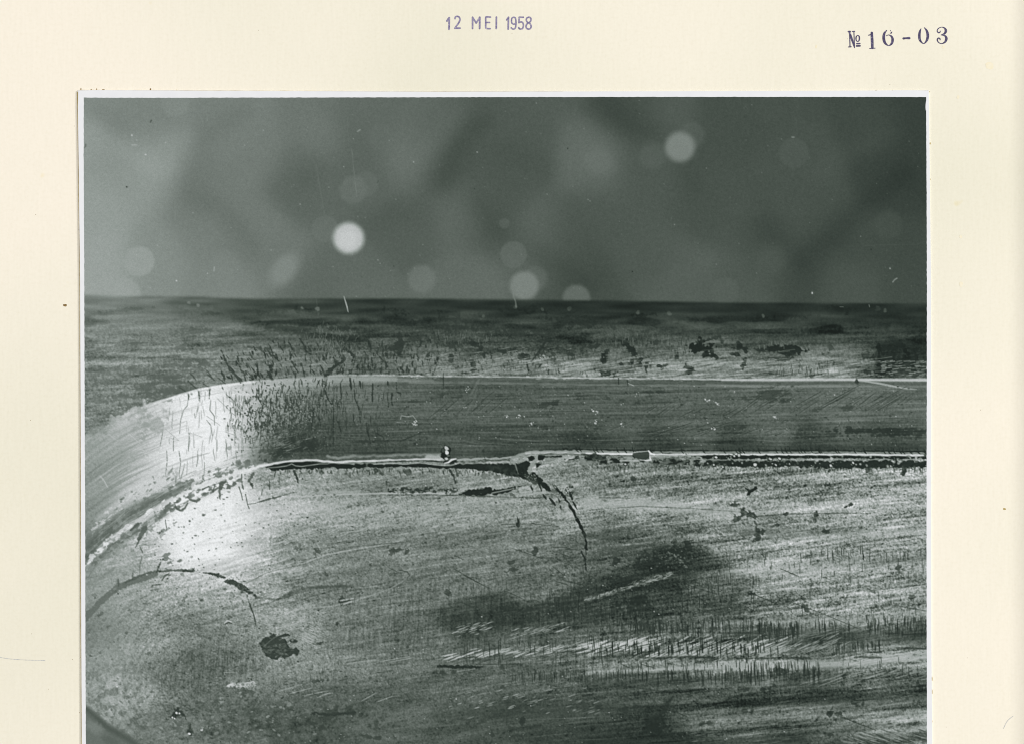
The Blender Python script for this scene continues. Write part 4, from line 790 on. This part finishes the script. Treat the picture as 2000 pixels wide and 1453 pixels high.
# dark slots low in the middle
dp = rec("dark_pool"); stroke([(856,1300),(875,1300.5),(895,1302),(915,1301.5),(943,1302)], [5,6.5,7.5,5,3], 42, 0.95, 1.6, rec=dp)
for (x, y, rx, ry) in [(866,1314,14,4),(886,1311,6,3),(917,1313,9,3),(980,1300,4,3)]: blob(x, y, rx, ry, 0, 54, 0.8, 0.45, 0.6)
dq = rec("dark_pool"); stroke([(607,1391),(622,1393),(640,1394),(655,1393),(672,1392),(692,1391)], [4,6,5,7,4,5], 50, 0.85, 2.4, rec=dq); blob(648, 1386, 14, 6, 0, 62, 0.7); blob(683, 1386, 6, 8, 0, 56, 0.7)
# drip at the bottom
dd = rec("dark_stain"); poly([(1313,1360),(1308,1368),(1302,1378),(1299,1392),(1293,1402),(1291,1416),(1294,1434),(1278,1432),(1264,1428),(1262,1412),(1268,1402),(1282,1396),(1292,1386),(1297,1372),(1300,1366)], 44, 0.85, 6, 2.5, rec=dd)
blob(1280, 1416, 20, 18, 0, 38, 0.8, 0.3, 0.8)
# tarry spots lower left
bs = rec("pit"); blob(343, 1394, 11, 9, -20, 44, 0.9, 0.3, 0.6, rec=bs); stroke([(350,1390),(360,1395),(363,1403)], [6,4,2], 56, 0.8, 1.5)
for (x, y, r) in [(345,1391,2.2),(351,1392,1.7),(337,1400,1.8),(341,1402,1.6)]: blob(x, y, r, r, 0, 220, 0.95, 0, 0.6)
blob(370, 1429, 6, 6, 0, 52, 0.85); blob(370, 1431.5, 3, 2, 0, 225, 0.95, 0.1, 0.5); stroke([(372,1414),(371,1424)], 4, 60, 0.8, 2); blob(393, 1424, 2.4, 2, 0, 200, 0.8); blob(229, 1340, 1.4, 1.4, 0, 235, 1, 0, .5)
blob(346, 1418, 14, 10, 30, 84, 0.6, 0.3, 0.8)
for i in range(160): blob(R.uniform(170, 560), R.uniform(1120, 1450), R.uniform(1, 3.4), R.uniform(0.9, 2.0), 0, R.uniform(66, 96), 0.6, 0.4, 0.6)
# curved gouge across the lower left
ar = rec("gouge")
stroke([(166,1208),(178,1194),(195,1177),(212,1160),(230,1147),(257,1136),(286,1127),(305,1120)], [13,13,12,12,11,9,11,8], 102, 0.9, 2.2, rec=ar)
stroke([(245,1136),(257,1131),(286,1119),(307,1115),(329,1113.5),(356,1112.5),(377,1116)], [3,5,4,3,5,5,4], 88, 0.85, 1.6, rec=ar); blob(370, 1114, 10, 3.4, 8, 62, 0.85, rec=ar)
stroke([(398,1118),(412,1119),(427,1123),(440,1128)], [2,4,7,4], 62, 0.9, 1.5, rec=ar)
stroke([(442,1134),(454,1136),(466,1142),(478,1148),(488,1155),(500,1163)], [6,10,10,9,8,4], 58, 0.92, 1.6, rec=ar)
for i in range(60):
    u = R.uniform(0, 1); x = 400+u*98; y = np.interp(x, [400,427,454,477,498], [1118,1123,1136,1147,1161])+R.normal(0, 3); stroke([(x, y), (x+R.uniform(-3, 5), y+R.uniform(-2, 4))], 1.2, R.choice([44, 96, 130]), 0.6, 1.0)
stroke([(307,1116),(311,1104),(314,1097)], 3, 78, 0.85); stroke([(259,1132),(260,1118)], 2, 86, 0.8); stroke([(232,1143),(231,1130)], 2.4, 86, 0.8); stroke([(316,1134),(322,1124),(332,1118)], [2,3,1.5], 84, 0.85); stroke([(298,1142),(316,1140)], 2.4, 84, 0.8); stroke([(273,1117),(274,1100),(278,1086)], 1.8, 98, 0.7); stroke([(274,1068),(279,1078)], 2.2, 96, 0.8); stroke([(376,1114),(380,1108)], 2, 74, 0.8)
blob(231, 1158.5, 1.4, 1.6, 0, 50, 1, 0, 0.5); blob(326, 1083, 6, 3, -20, 112, 0.8); blob(324, 1092, 5, 3, 0, 116, 0.8); blob(353, 1094, 5, 3, -20, 104, 0.8); blob(332, 1098, 4, 2, 0, 112, 0.8); blob(398, 1004, 3.4, 2.4, -10, 96, 0.9); blob(399, 1002.5, 1.4, 1, 0, 228, 0.9); blob(371, 1017, 1.6, 1.6, 0, 110, 0.9); blob(448, 874, 4.6, 3.4, -15, 150, 0.85, 0.1)
stroke([(439,1216),(444,1211),(452,1213)], 2.4, 190, 0.8); stroke([(440,1218),(447,1214),(453,1217)], 2.6, 70, 0.85)
stroke([(482,1160),(490,1185),(496,1200),(500,1220)], [1,3,2.5,1.5], 66, 0.85, 1.2, rec=None)
stroke([(540,1170),(570,1155),(605,1146),(640,1144),(680,1143)], [3,5,6,4,3], 74, 0.6, 2.5)
stroke([(482,1138),(520,1118),(560,1108),(600,1100)], 1.2, 76, 0.6); stroke([(600,1096),(640,1082),(690,1072),(760,1062)], [3,2.6,2,1], 184, 0.6, 1.5); stroke([(680,1068),(740,1062),(790,1058)], 1.2, 66, 0.6)
stroke([(520,1197),(600,1187),(650,1183),(700,1170),(760,1150),(790,1132),(800,1122)], [2,2,3,2.6,2,1.6,1.2], 168, 0.5, 1.6); stroke([(780,1112),(796,1116),(800,1123),(795,1128)], 1.8, 58, 0.8)
for pts in [[(665,1172),(690,1168)],[(672,1179),(688,1173)]]: stroke(pts, 3, 172, 0.8, 1.3)
for (x0, y0, x1, y1) in [(640,1040,656,1033),(665,1040,710,1034),(655,1022,675,1008)]: stroke([(x0, y0), (x1, y1)], 1.5, 176, 0.7, 1.1)
stroke([(500,1166),(540,1170),(575,1158),(610,1148),(660,1145),(720,1144)], [2,4,6,5,4,2], 70, 0.5, 3)
for i in range(900):
    x = R.uniform(172, 620); y = R.uniform(1150, 1452)
    if y > 1380+0.68*(x-168)-6: continue
    blob(x, y, R.uniform(0.8, 2.8), R.uniform(0.7, 1.8), R.uniform(-40, 40), R.choice([74, 84, 150, 160]), R.uniform(.25, .6), 0.45, 0.8)
# ledge of light near lower left centre
for i in range(110):
    x = R.uniform(448, 500); y = 1338-0.06*(x-450)+R.normal(0, 3); blob(x, y, R.uniform(1.5, 5), R.uniform(1, 2), -8, R.uniform(140, 210), 0.5, 0.4, 0.8)
for i in range(50): blob(R.uniform(450, 500), 1341+R.normal(0, 4), 1.2, 1.0, 0, 80, 0.6, 0.2, 0.7)
blob(490, 1350, 14, 5, 5, 70, 0.7, 0.5, 0.6)
for pts in [[(545,1349),(590,1335)],[(560,1355),(610,1342)],[(590,1358),(640,1348)],[(670,1296),(735,1287)],[(735,1292),(800,1281)],[(760,1292),(810,1283)],[(620,1361),(645,1352)],[(706,1368),(735,1352)],[(735,1370),(768,1358)],[(630,1355),(650,1352)],[(440,1318),(438,1312),(460,1312)]]: stroke(pts, 1.8, 160, 0.7, 1.2, 0.5)
# slanted bright burrs in rows
def burrs(n, x0, y0, x1, y1, spread, L, ang, v=(150, 205), w=(1.0, 2.0), a=(0.45, 0.85)):
    for i in range(n):
        u = R.uniform(0, 1); x = x0+u*(x1-x0); y = y0+u*(y1-y0)+R.normal(0, spread); l = R.uniform(*L); t = math.radians(R.normal(ang, 2.5))
        stroke([(x, y), (x+l*math.cos(t), y-l*math.sin(t))], R.uniform(*w), R.uniform(*v), R.uniform(*a), 1.0, 0.6)
burrs(90, 850, 1284, 1150, 1266, 4, (10, 34), 17, (150, 210), (1.1, 2.2), (.6, .95)); burrs(110, 1120, 1268, 1260, 1258, 5, (12, 36), 17, (165, 225), (1.1, 2.2), (.6, .95)); burrs(170, 1230, 1272, 1520, 1264, 10, (14, 36), 22, (150, 210), (1.1, 2.2), (.55, .95)); burrs(80, 860, 1288, 1260, 1266, 6, (10, 30), 17, (50, 60), (1, 1.6), (.5, .8)); ticks_later = True; burrs(90, 1470, 1274, 1640, 1262, 8, (12, 30), 26, (120, 170))
burrs(40, 1500, 1245, 1780, 1222, 5, (20, 60), 15, (110, 160), a=(.3, .6)); burrs(90, 1640, 1294, 1800, 1282, 5, (10, 34), 10, (150, 200)); burrs(60, 1560, 1335, 1800, 1312, 6, (14, 40), 18, (110, 165), a=(.4, .7))
burrs(60, 870, 1365, 1170, 1380, 12, (6, 16), 18, (120, 175)); burrs(36, 880, 1232, 950, 1226, 5, (8, 20), 18, (140, 180)); burrs(30, 990, 1242, 1100, 1224, 5, (10, 24), 20, (130, 175))
burrs(160, 1150, 1000, 1800, 985, 26, (8, 26), 9, (145, 180), (0.8, 1.4), (.15, .4)); burrs(240, 1420, 1120, 1800, 1130, 34, (10, 34), 11, (150, 190), (0.8, 1.5), (.2, .5)); burrs(200, 800, 1050, 1120, 1060, 34, (6, 22), 14, (130, 170), (0.8, 1.4), (.2, .5)); burrs(240, 520, 1030, 900, 990, 22, (8, 26), 20, (160, 205), (0.9, 1.7), (.25, .6))
burrs(200, 1330, 1420, 1800, 1400, 20, (8, 26), 8, (110, 150), (1, 2), (.25, .5)); burrs(120, 1640, 1440, 1800, 1430, 8, (10, 30), -18, (120, 165), (1, 2), (.3, .6)); burrs(80, 1640, 1446, 1800, 1436, 8, (10, 30), -18, (50, 62), (1, 2), (.4, .7))
burrs(70, 480, 1140, 600, 1110, 16, (8, 20), 16, (170, 205), (1, 1.6), (.3, .6)); burrs(120, 520, 1210, 590, 1205, 14, (4, 12), 18, (150, 190), (1, 1.4), (.3, .6)); burrs(90, 590, 1238, 622, 1236, 14, (4, 12), -24, (160, 205), (1, 1.3), (.4, .7))
burrs(60, 360, 1180, 420, 1190, 20, (8, 26), 9, (140, 175), (1, 1.6), (.3, .6))
# dark lines
for pts, w in [([(1165,1234),(1220,1234)],2.4),([(1270,1235),(1330,1233),(1400,1235),(1450,1235),(1480,1236)],2.6),([(1250,1283),(1290,1284),(1350,1281),(1400,1284)],4),([(1440,1285),(1500,1284),(1580,1283)],4),([(930,1296),(1020,1296)],1.8),([(1690,1273),(1720,1272)],3.5),([(1750,1264),(1808,1266)],3.5),([(1670,1282),(1720,1283)],4),([(1200,1336),(1300,1350),(1330,1346)],2),([(1730,1236),(1808,1238)],3)]: stroke(jit(pts, 0.5), w, 42, 0.62, 2.4, 0.0)
for (x0, y0, x1, y1, w) in [(1478,1162,1520,1180,1.8),(1518,1165,1600,1195,1.6),(1600,1195,1676,1226,1.4),(1740,1180,1808,1192,1.4),(1340,1140,1400,1160,1.6),(1525,1110,1560,1125,1.6),(1083,1108,1100,1122,1.6),(890,1112,940,1140,1.4),(900,1120,960,1150,1.3),(985,1152,1020,1168,1.4),(900,1175,930,1188,1.4),(875,1180,895,1190,1.4),(940,1175,965,1190,1.4),(1085,1134,1110,1142,1.8),(1100,1132,1140,1142,1.8),(1000,1070,1060,1090,1.3),(1090,1078,1120,1090,1.2),(1080,1068,1105,1068,1.5),(1105,1072,1135,1073,1.4),(1050,1088,1085,1089,1.2),(780,1118,760,1108,1.2),(888,1084,905,1092,1.3),(1213,1095,1240,1104,1.2),(1250,1180,1275,1200,1.2),(1560,1340,1605,1358,1.6),(1640,1398,1710,1425,1.8),(1300,1380,1340,1398,2.5),(1212,1295,1232,1304,1.4),(1252,1296,1280,1304,1.4)]:
    stroke([(x0, y0), (x1, y1)], w, 54, 0.75, 1.0, 0.3)
# upright tool ticks
def ticks(n, xr, yr, L, w=(0.9, 1.9), v=(36, 60), a=(0.5, 0.9), tilt=0.03):
    for i in range(n):
        x = R.uniform(*xr); y = R.uniform(*yr); l = R.uniform(*L)
        stroke([(x, y), (x+l*R.normal(tilt, 0.02), y+l)], R.uniform(*w), R.uniform(*v), R.uniform(*a), 0.9, 0.3)
ticks(60, (1180, 1490), (1246, 1266), (12, 20), (1.6, 2.8), (36, 46), (.7, .95)); ticks(150, (1230, 1500), (1205, 1225), (8, 24), (1, 2.4)); ticks(60, (1160, 1290), (1206, 1225), (8, 24)); ticks(90, (1480, 1560), (1212, 1226), (12, 28), (1.2, 2.4)); ticks(34, (1550, 1660), (1205, 1222), (10, 24)); ticks(170, (1690, 1808), (1200, 1232), (6, 18), (0.8, 1.6))
ticks(130, (1150, 1520), (1236, 1268), (8, 20)); ticks(90, (900, 1200), (1240, 1290), (8, 24), (0.9, 1.6)); ticks(46, (1200, 1480), (1280, 1300), (8, 20)); ticks(110, (1200, 1480), (1305, 1315), (8, 26), (1, 2)); ticks(120, (1460, 1600), (1288, 1312), (10, 30), (0.9, 1.8)); ticks(90, (1000, 1200), (1306, 1318), (8, 20), (0.9, 1.5)); ticks(60, (1625, 1720), (1248, 1262), (8, 20), (0.9, 1.6))
ticks(150, (1050, 1340), (1140, 1200), (8, 26), (0.8, 1.5), (34, 50)); ticks(80, (1300, 1480), (1110, 1180), (8, 24), (0.8, 1.5)); ticks(90, (1380, 1810), (1070, 1130), (6, 20), (0.8, 1.6), (50, 72)); ticks(50, (1480, 1810), (1150, 1210), (6, 18), (0.8, 1.3), (56, 78)); ticks(26, (1560, 1806), (1066, 1080), (9, 20), (1.2, 2.2), (44, 60))
ticks(120, (640, 960), (1130, 1290), (6, 18), (0.8, 1.3), (66, 82), (0.35, 0.7)); ticks(70, (900, 1150), (1120, 1200), (8, 22), (0.8, 1.5), (50, 66), (0.4, 0.8)); ticks(40, (1380, 1810), (1280, 1305), (6, 18)); ticks(70, (820, 900), (1325, 1360), (6, 16), (0.8, 1.2), (66, 80), (.4, .7)); ticks(110, (360, 500), (1270, 1300), (5, 12), (0.8, 1.3), (64, 80), (.35, .65), -0.05); ticks(60, (600, 700), (1290, 1330), (6, 16), (.8, 1.2), (70, 84), (.35, .65))
ticks(40, (1650, 1660), (1180, 1186), (0.1, 0.2), a=(0, 0.01))
# specks of light and dark everywhere on the face
for i in range(2800):
    x = R.uniform(300, 1808); y = R.uniform(925, 1452)
    if y < float(np.interp(x, XL, SM))+28: continue
    blob(x, y, R.uniform(0.7, 2.2), R.uniform(0.6, 1.3), R.uniform(-30, 10), R.uniform(40, 78), R.uniform(0.35, 0.8), 0.35, 0.7)
for i in range(500):
    x = R.uniform(500, 1808); y = R.uniform(925, 1452)
    if y < float(np.interp(x, XL, SM))+28: continue
    blob(x, y, R.uniform(0.6, 1.4), R.uniform(0.6, 1.0), 0, R.uniform(165, 215), R.uniform(0.3, 0.75), 0.1, 0.8)
# unfocused corner at lower left
cr_ = rec("blurred_corner")
cpts = [(150,1366),(168,1376),(190,1394),(209,1411),(232,1424),(250,1433),(275,1451),(300,1475),(330,1530),(150,1530)]
poly(cpts, 104, 1.0, 7, 0.8, rec=cr_); poly([(150,1380),(168,1390),(209,1424),(245,1446),(275,1470),(300,1530),(150,1530)], 108, 0.0, 8, 0)
s_ = win(150, 330, 1360, 1525)
cm = sstep((YY-(1380+0.68*(XX-168)))/22.0); A[s_] = np.where(cr_[s_] | (A[s_] < 0), A[s_], A[s_])
stroke([(166,1380),(209,1419),(250,1442),(285,1466)], [9,13,13,10], 78, 0.75, 10)
blob(185, 1420, 16, 10, 30, 124, 0.7, 0.1, 1.2); blob(220, 1448, 20, 10, 30, 88, 0.6, 0.1, 1.2)

# --- dust, hairs and scratches that sit on the print itself
stroke([(672,580),(675,590),(678,600),(680,610)], [1.6,2.4,2.8,1.2], 176, 0.85, 1.0)
stroke([(687,292),(691,330),(697,385)], 0.9, 138, 0.5, 0.9); stroke([(618,322),(624,360),(634,418)], 0.9, 122, 0.45, 0.9); stroke([(616,575),(622,615)], 0.8, 108, 0.5, 0.9)
stroke([(1743,552),(1747,547),(1752,544)], 1.3, 188, 0.85); stroke([(1002,570),(1003,580),(1007,590),(1008,600)], [1.5,3,2,4], 128, 0.6, 1.4)
stroke([(1690,480),(1790,478),(1806,472)], 0.9, 84, 0.5, 0.9); stroke([(1455,215),(1452,212),(1456,208),(1460,214)], 0.9, 98, 0.6); stroke([(698,258),(704,254)], 2.0, 165, 0.7); stroke([(258,284),(268,284)], 1.8, 190, 0.6); stroke([(294,240),(296,236)], 2.4, 60, 0.9); stroke([(165,290),(168,287),(168,283)], 1.4, 60, 0.8); stroke([(418,530),(419,522)], 1.4, 190, 0.8); blob(248, 366, 1.5, 1.5, 0, 36, 1, 0, .4); blob(1235, 531, 1.3, 1.3, 0, 26, 1, 0, .4); blob(1586, 573, 1.6, 2.2, 0, 200, .9, 0, .5); blob(1738, 525, 1.4, 1.6, 0, 170, .9, 0, .5); blob(258, 265, 1.4, 2, 0, 205, .8, 0, .5); blob(285, 303, 2.2, 1.2, 0, 205, .8, 0, .5); stroke([(737,358),(739,354)], 1.2, 60, .8); stroke([(1546,269),(1551,269)], 1.6, 170, .8); blob(932, 298, 1.5, 1, 0, 190, .9, 0, .5); blob(345, 549, 1.4, 1.4, 0, 210, .9, 0, .5)
stroke([(1640,600),(1647,600)], 1, 130, .7); stroke([(1697,596),(1698,600)], 1.2, 150, .8)
for i in range(150):
    x = R.uniform(168, 1806); y = R.uniform(196, 585); blob(x, y, R.uniform(0.6, 1.1), R.uniform(0.6, 1.1), 0, min(A[int(y-OY), int(x-OX)]+R.uniform(30, 90), 210), R.uniform(0.4, 0.9), 0.1, 0.7)
for i in range(26):
    x = R.uniform(168, 1806); y = R.uniform(196, 1440); blob(x, y, R.uniform(0.7, 1.2), R.uniform(0.7, 1.4), 0, 40, R.uniform(0.4, 0.9), 0.1, 0.6)

kk = eS*sstep((XX-540)/120)*sstep((YY-SM[None, :]-32)/16); A = np.where(A > 150, A-kk*0.35*(A-150), A)
A = A + eH*0.45*(A-blur(A, 1.3)) ; A = A + 0.18*eS*(A-blur(A, 5.0))
A = np.clip(A, 22, 236)
A = A + 1.2*ng
# grey tone -> the print's cool, slightly green silver colour
gk = np.array([0, 24, 40, 70, 110, 145, 185, 220, 255], float)
cR = np.array([0, 20, 35, 66, 107, 142, 184, 219, 250], float)
cG = np.array([0, 28, 44, 75, 115, 150, 188, 222, 252], float)
cB = np.array([0, 24, 39, 68, 109, 145, 187, 222, 254], float)
print("painted", round(time.time()-T0, 1))

# ---------------------------------------------------------------- the print as geometry
prt = empty("photographic_print", (wx(985), wy(850), 0))
prt["label"] = "black-and-white photograph of scratched, cracked metal, white-bordered, glued to the cream page"
prt["category"] = "photograph"
PX0, PY0 = wx(985), wy(850)
ZB = 0.00042                                                     # thickness of the mounted print
def lift(x, y):
    """the glued print lies flat but its left edge stands a little proud"""
    return ZB + 0.00016*max(0.0, 1-(x-150)/90.0)**2 + 0.00010*max(0.0, 1-(y-176)/60.0)**2

# white paper: one sheet with a real edge, the picture area left open for the emulsion
def build_border():
    ys_ = list(np.linspace(0, 1, 40)); xs_ = list(np.linspace(0, 1, 48))
    outer, inner = [], []
    def O(u, v):
        y = 178+(BOT_O-178)*v
        for _ in range(3):
            x = OL(y)+(OR(y)-OL(y))*u; y = OT(x)+(BOT_O-OT(x))*v
        return x, y
    def I(u, v):
        y = 191+(BOT_P-191)*v
        for _ in range(3):
            x = PL(y)+(PR(y)-PL(y))*u; y = PT(x)+(BOT_P-PT(x))*v
        return x, y
    loop = [(u, 0) for u in xs_[:-1]] + [(1, v) for v in ys_[:-1]] + [(u, 1) for u in xs_[:0:-1]] + [(0, v) for v in ys_[:0:-1]]
    n = len(loop); vs, fs = [], []
    for (u, v) in loop:
        x, y = O(u, v); rr = 0.2*R.normal(0, 0.5)
        if (u, v) in ((0, 0), (1, 0)): x += 1.5 if u == 0 else -1.0; y += 1.2
        vs.append((float(wx(x+rr*0.5))-PX0, float(wy(y+rr*0.5))-PY0, lift(x, y)))
    for (u, v) in loop:
        x, y = I(u, v); x += 2.0*(1-2*u); y += 2.0*(1-2*v); vs.append((float(wx(x))-PX0, float(wy(y))-PY0, lift(x, y)))
    for (u, v) in loop:
        x, y = O(u, v); vs.append((float(wx(x))-PX0, float(wy(y))-PY0, 0.00002))
    for i in range(n):
        j = (i+1) % n
        fs.append((i, n+i, n+j, j)); fs.append((2*n+i, i, j, 2*n+j))
    return mesh_obj("paper_border", vs, fs, M_WHITE, prt), I
border, I = build_border()

# emulsion: a fine grid over the picture, cut along the outlines of what the picture shows
SP = 1.32
nu = int(1645/SP); nv = int((BOT_P-191)/SP)
u = np.linspace(0, 1, nu+1)[None, :]; v = np.linspace(0, 1, nv+1)[:, None]
y = 191+(BOT_P-191)*v+0*u
for _ in range(3):
    x = PL(y)+(PR(y)-PL(y))*u; y = PT(x)+(BOT_P-PT(x))*v
# slightly ragged masked edge
rag = np.random.RandomState(3)
def rough_edge(n):
    a = np.convolve(rag.normal(0, 1, n+12), np.hanning(9)/np.sqrt((np.hanning(9)**2).sum()), mode='valid')[:n]; return 0.14*a
x[:, 0] += rough_edge(nv+1); x[:, -1] += rough_edge(nv+1); y[0, :] += rough_edge(nu+1)
fxx = np.clip(x-OX, 0, NW-2); fyy = np.clip(y-OY, 0, NH-2)
i0 = fxx.astype(int); j0 = fyy.astype(int); tx = fxx-i0; ty = fyy-j0
As = blur(A.astype(np.float32), 0.45)
g = (As[j0, i0]*(1-tx)+As[j0, i0+1]*tx)*(1-ty)+(As[j0+1, i0]*(1-tx)+As[j0+1, i0+1]*tx)*ty
rgb = np.stack([np.interp(g, gk, cR), np.interp(g, gk, cG), np.interp(g, gk, cB)], -1)/255.0
lin = srgb2lin(rgb)
colr = np.concatenate([lin, np.ones(lin.shape[:2]+(1,))], -1).reshape(-1, 4).astype(np.float32)
z = ZB + 0.00016*np.maximum(0, 1-(x-150)/90.0)**2 + 0.00010*np.maximum(0, 1-(y-176)/60.0)**2 + 0.00001
co = np.stack([wx(x)-PX0, wy(y)-PY0, z], -1).reshape(-1, 3).astype(np.float32)
# face labels from the face centres
ic = np.clip(((x[:-1, :-1]+x[1:, 1:])/2-OX).astype(int), 0, NW-1); jc = np.clip(((y[:-1, :-1]+y[1:, 1:])/2-OY).astype(int), 0, NH-1)
yc = jc+OY
zone = np.where(yc < HZ[ic], 0, np.where(yc < RG[ic], 1, np.where(yc < SM[ic]-2, 2, 3)))
zone_names = ["blurred_backdrop", "worn_slope", "polished_band", "scratched_face"]
lab = zone.copy(); names = list(zone_names); parent_of = {}
def largest(m):
    """drop stray crumbs: keep cells with enough neighbours, twice"""
    for _ in range(2):
        s = np.zeros(m.shape, int); p = np.pad(m, 1)
        for dj in (0, 1, 2):
            for di in (0, 1, 2): s += p[dj:dj+m.shape[0], di:di+m.shape[1]]
        m = m & (s >= 4)
    return m
for nm, lst in masks.items():
    for mk in lst:
        f = largest(mk[jc, ic])
        if f.sum() < 25: continue
        k = len(names); names.append(nm)
        zz = np.bincount(zone[f], minlength=4).argmax(); parent_of[k] = int(zz)
        lab[f] = k
vid = np.arange((nu+1)*(nv+1)).reshape(nv+1, nu+1)
quads = np.stack([vid[:-1, :-1], vid[1:, :-1], vid[1:, 1:], vid[:-1, 1:]], -1).reshape(-1, 4)
labf = lab.reshape(-1)
objs = {}
PART_LABELS = [(681, 466, "brightest disc of light in the backdrop"), (1328, 288, "grey disc of light high on the right"), (273, 511, "faint disc of light near the left edge"), (1024, 552, "disc of light touching the horizon"), (1126, 572, "half disc of light sinking behind the horizon"),
    (1095, 960, "long forked crack running down from the seam"), (658, 715, "stout crack reaching the bright ridge line"), (450, 720, "slanting crack beside the white end of the band"), (870, 885, "dark glossy droplet standing on the seam"), (1252, 889, "dark flake with a bright outline lying in the seam"), (545, 1260, "scorched patch in the lower left of the face")]
labels = {0: "out-of-focus grey backdrop with pale discs of light", 1: "dark worn slope behind the bright ridge line", 2: "polished metal band, glaring white at its left end", 3: "scratched front face of the metal"}
for k, nm in enumerate(names):
    q = quads[labf == k]
    if len(q) == 0: continue
    used, inv = np.unique(q.reshape(-1), return_inverse=True)
    me = bpy.data.meshes.new(nm); nf = len(q)
    me.vertices.add(len(used)); me.vertices.foreach_set("co", co[used].reshape(-1))
    me.loops.add(nf*4); me.loops.foreach_set("vertex_index", inv.astype(np.int32).reshape(-1))
    me.polygons.add(nf); me.polygons.foreach_set("loop_start", np.arange(0, nf*4, 4, dtype=np.int32)); me.polygons.foreach_set("loop_total", np.full(nf, 4, np.int32))
    me.update(calc_edges=True)
    ca = me.color_attributes.new("silver_density", 'FLOAT_COLOR', 'POINT'); ca.data.foreach_set("color", colr[used].reshape(-1))
    me.materials.append(M_PRINT)
    o = bpy.data.objects.new(nm, me); C.objects.link(o); objs[k] = o
    o.parent = prt if k < 4 else objs[parent_of[k]]
    if k in labels: o["label"] = labels[k]
    else:
        cx = float(co[used][:, 0].mean()+PX0)/K+1000; cy = 726.5-float(co[used][:, 1].mean()+PY0)/K
        for (lx, ly, txt) in PART_LABELS:
            if math.hypot(cx-lx, cy-ly) < 28: o["label"] = txt

# ------------------------------------------------------------------ yellowed glue along the edges of the print, with painted edge shadow at left
def glue_shade_strip(pts, w):
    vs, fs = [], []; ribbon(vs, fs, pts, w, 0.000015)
    o = mesh_obj("glue_stain_and_shade", vs, fs, M_GLUE_SHADE, page)
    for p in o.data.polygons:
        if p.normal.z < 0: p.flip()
glue_shade_strip([(float(OL(yy))-0.5, yy) for yy in np.linspace(182, 1500, 60)], [2.4+1.0*rs.rand() for _ in range(60)])  # tan colour holds both glue residue and the print's left edge shadow
glue_shade_strip([(xx, float(OT(xx))-0.2) for xx in np.linspace(156, 1100, 60)], [0.5+1.1*rs.rand() for _ in range(60)])
for (xx, yy, rx, ry) in [(294,175.5,1.8,2),(158,174.8,1.6,1.2),(178,175.5,1.2,1),(189,175,1,1.4),(202,176,3,1),(345,177,1.2,.8),(1711,177.5,1.4,1),(1743,177.2,1.2,.8),(1816.6,281,1.2,2.2),(1816.6,351,1,1.6),(1820.6,1325,1,5),(1820.5,1350,.8,4),(1820.5,1408,.8,2),(155,450,1.6,1.2),(158.5,1283,1.4,1.4),(1815.5,180,1,1)]:
    flat_blob("glue_stain_and_shade", xx, yy, rx, ry, M_SPECK if xx < 320 else M_GLUE_SHADE, page, z=0.00003, n=8)
print("built", round(time.time()-T0, 1), "parts", len(names))
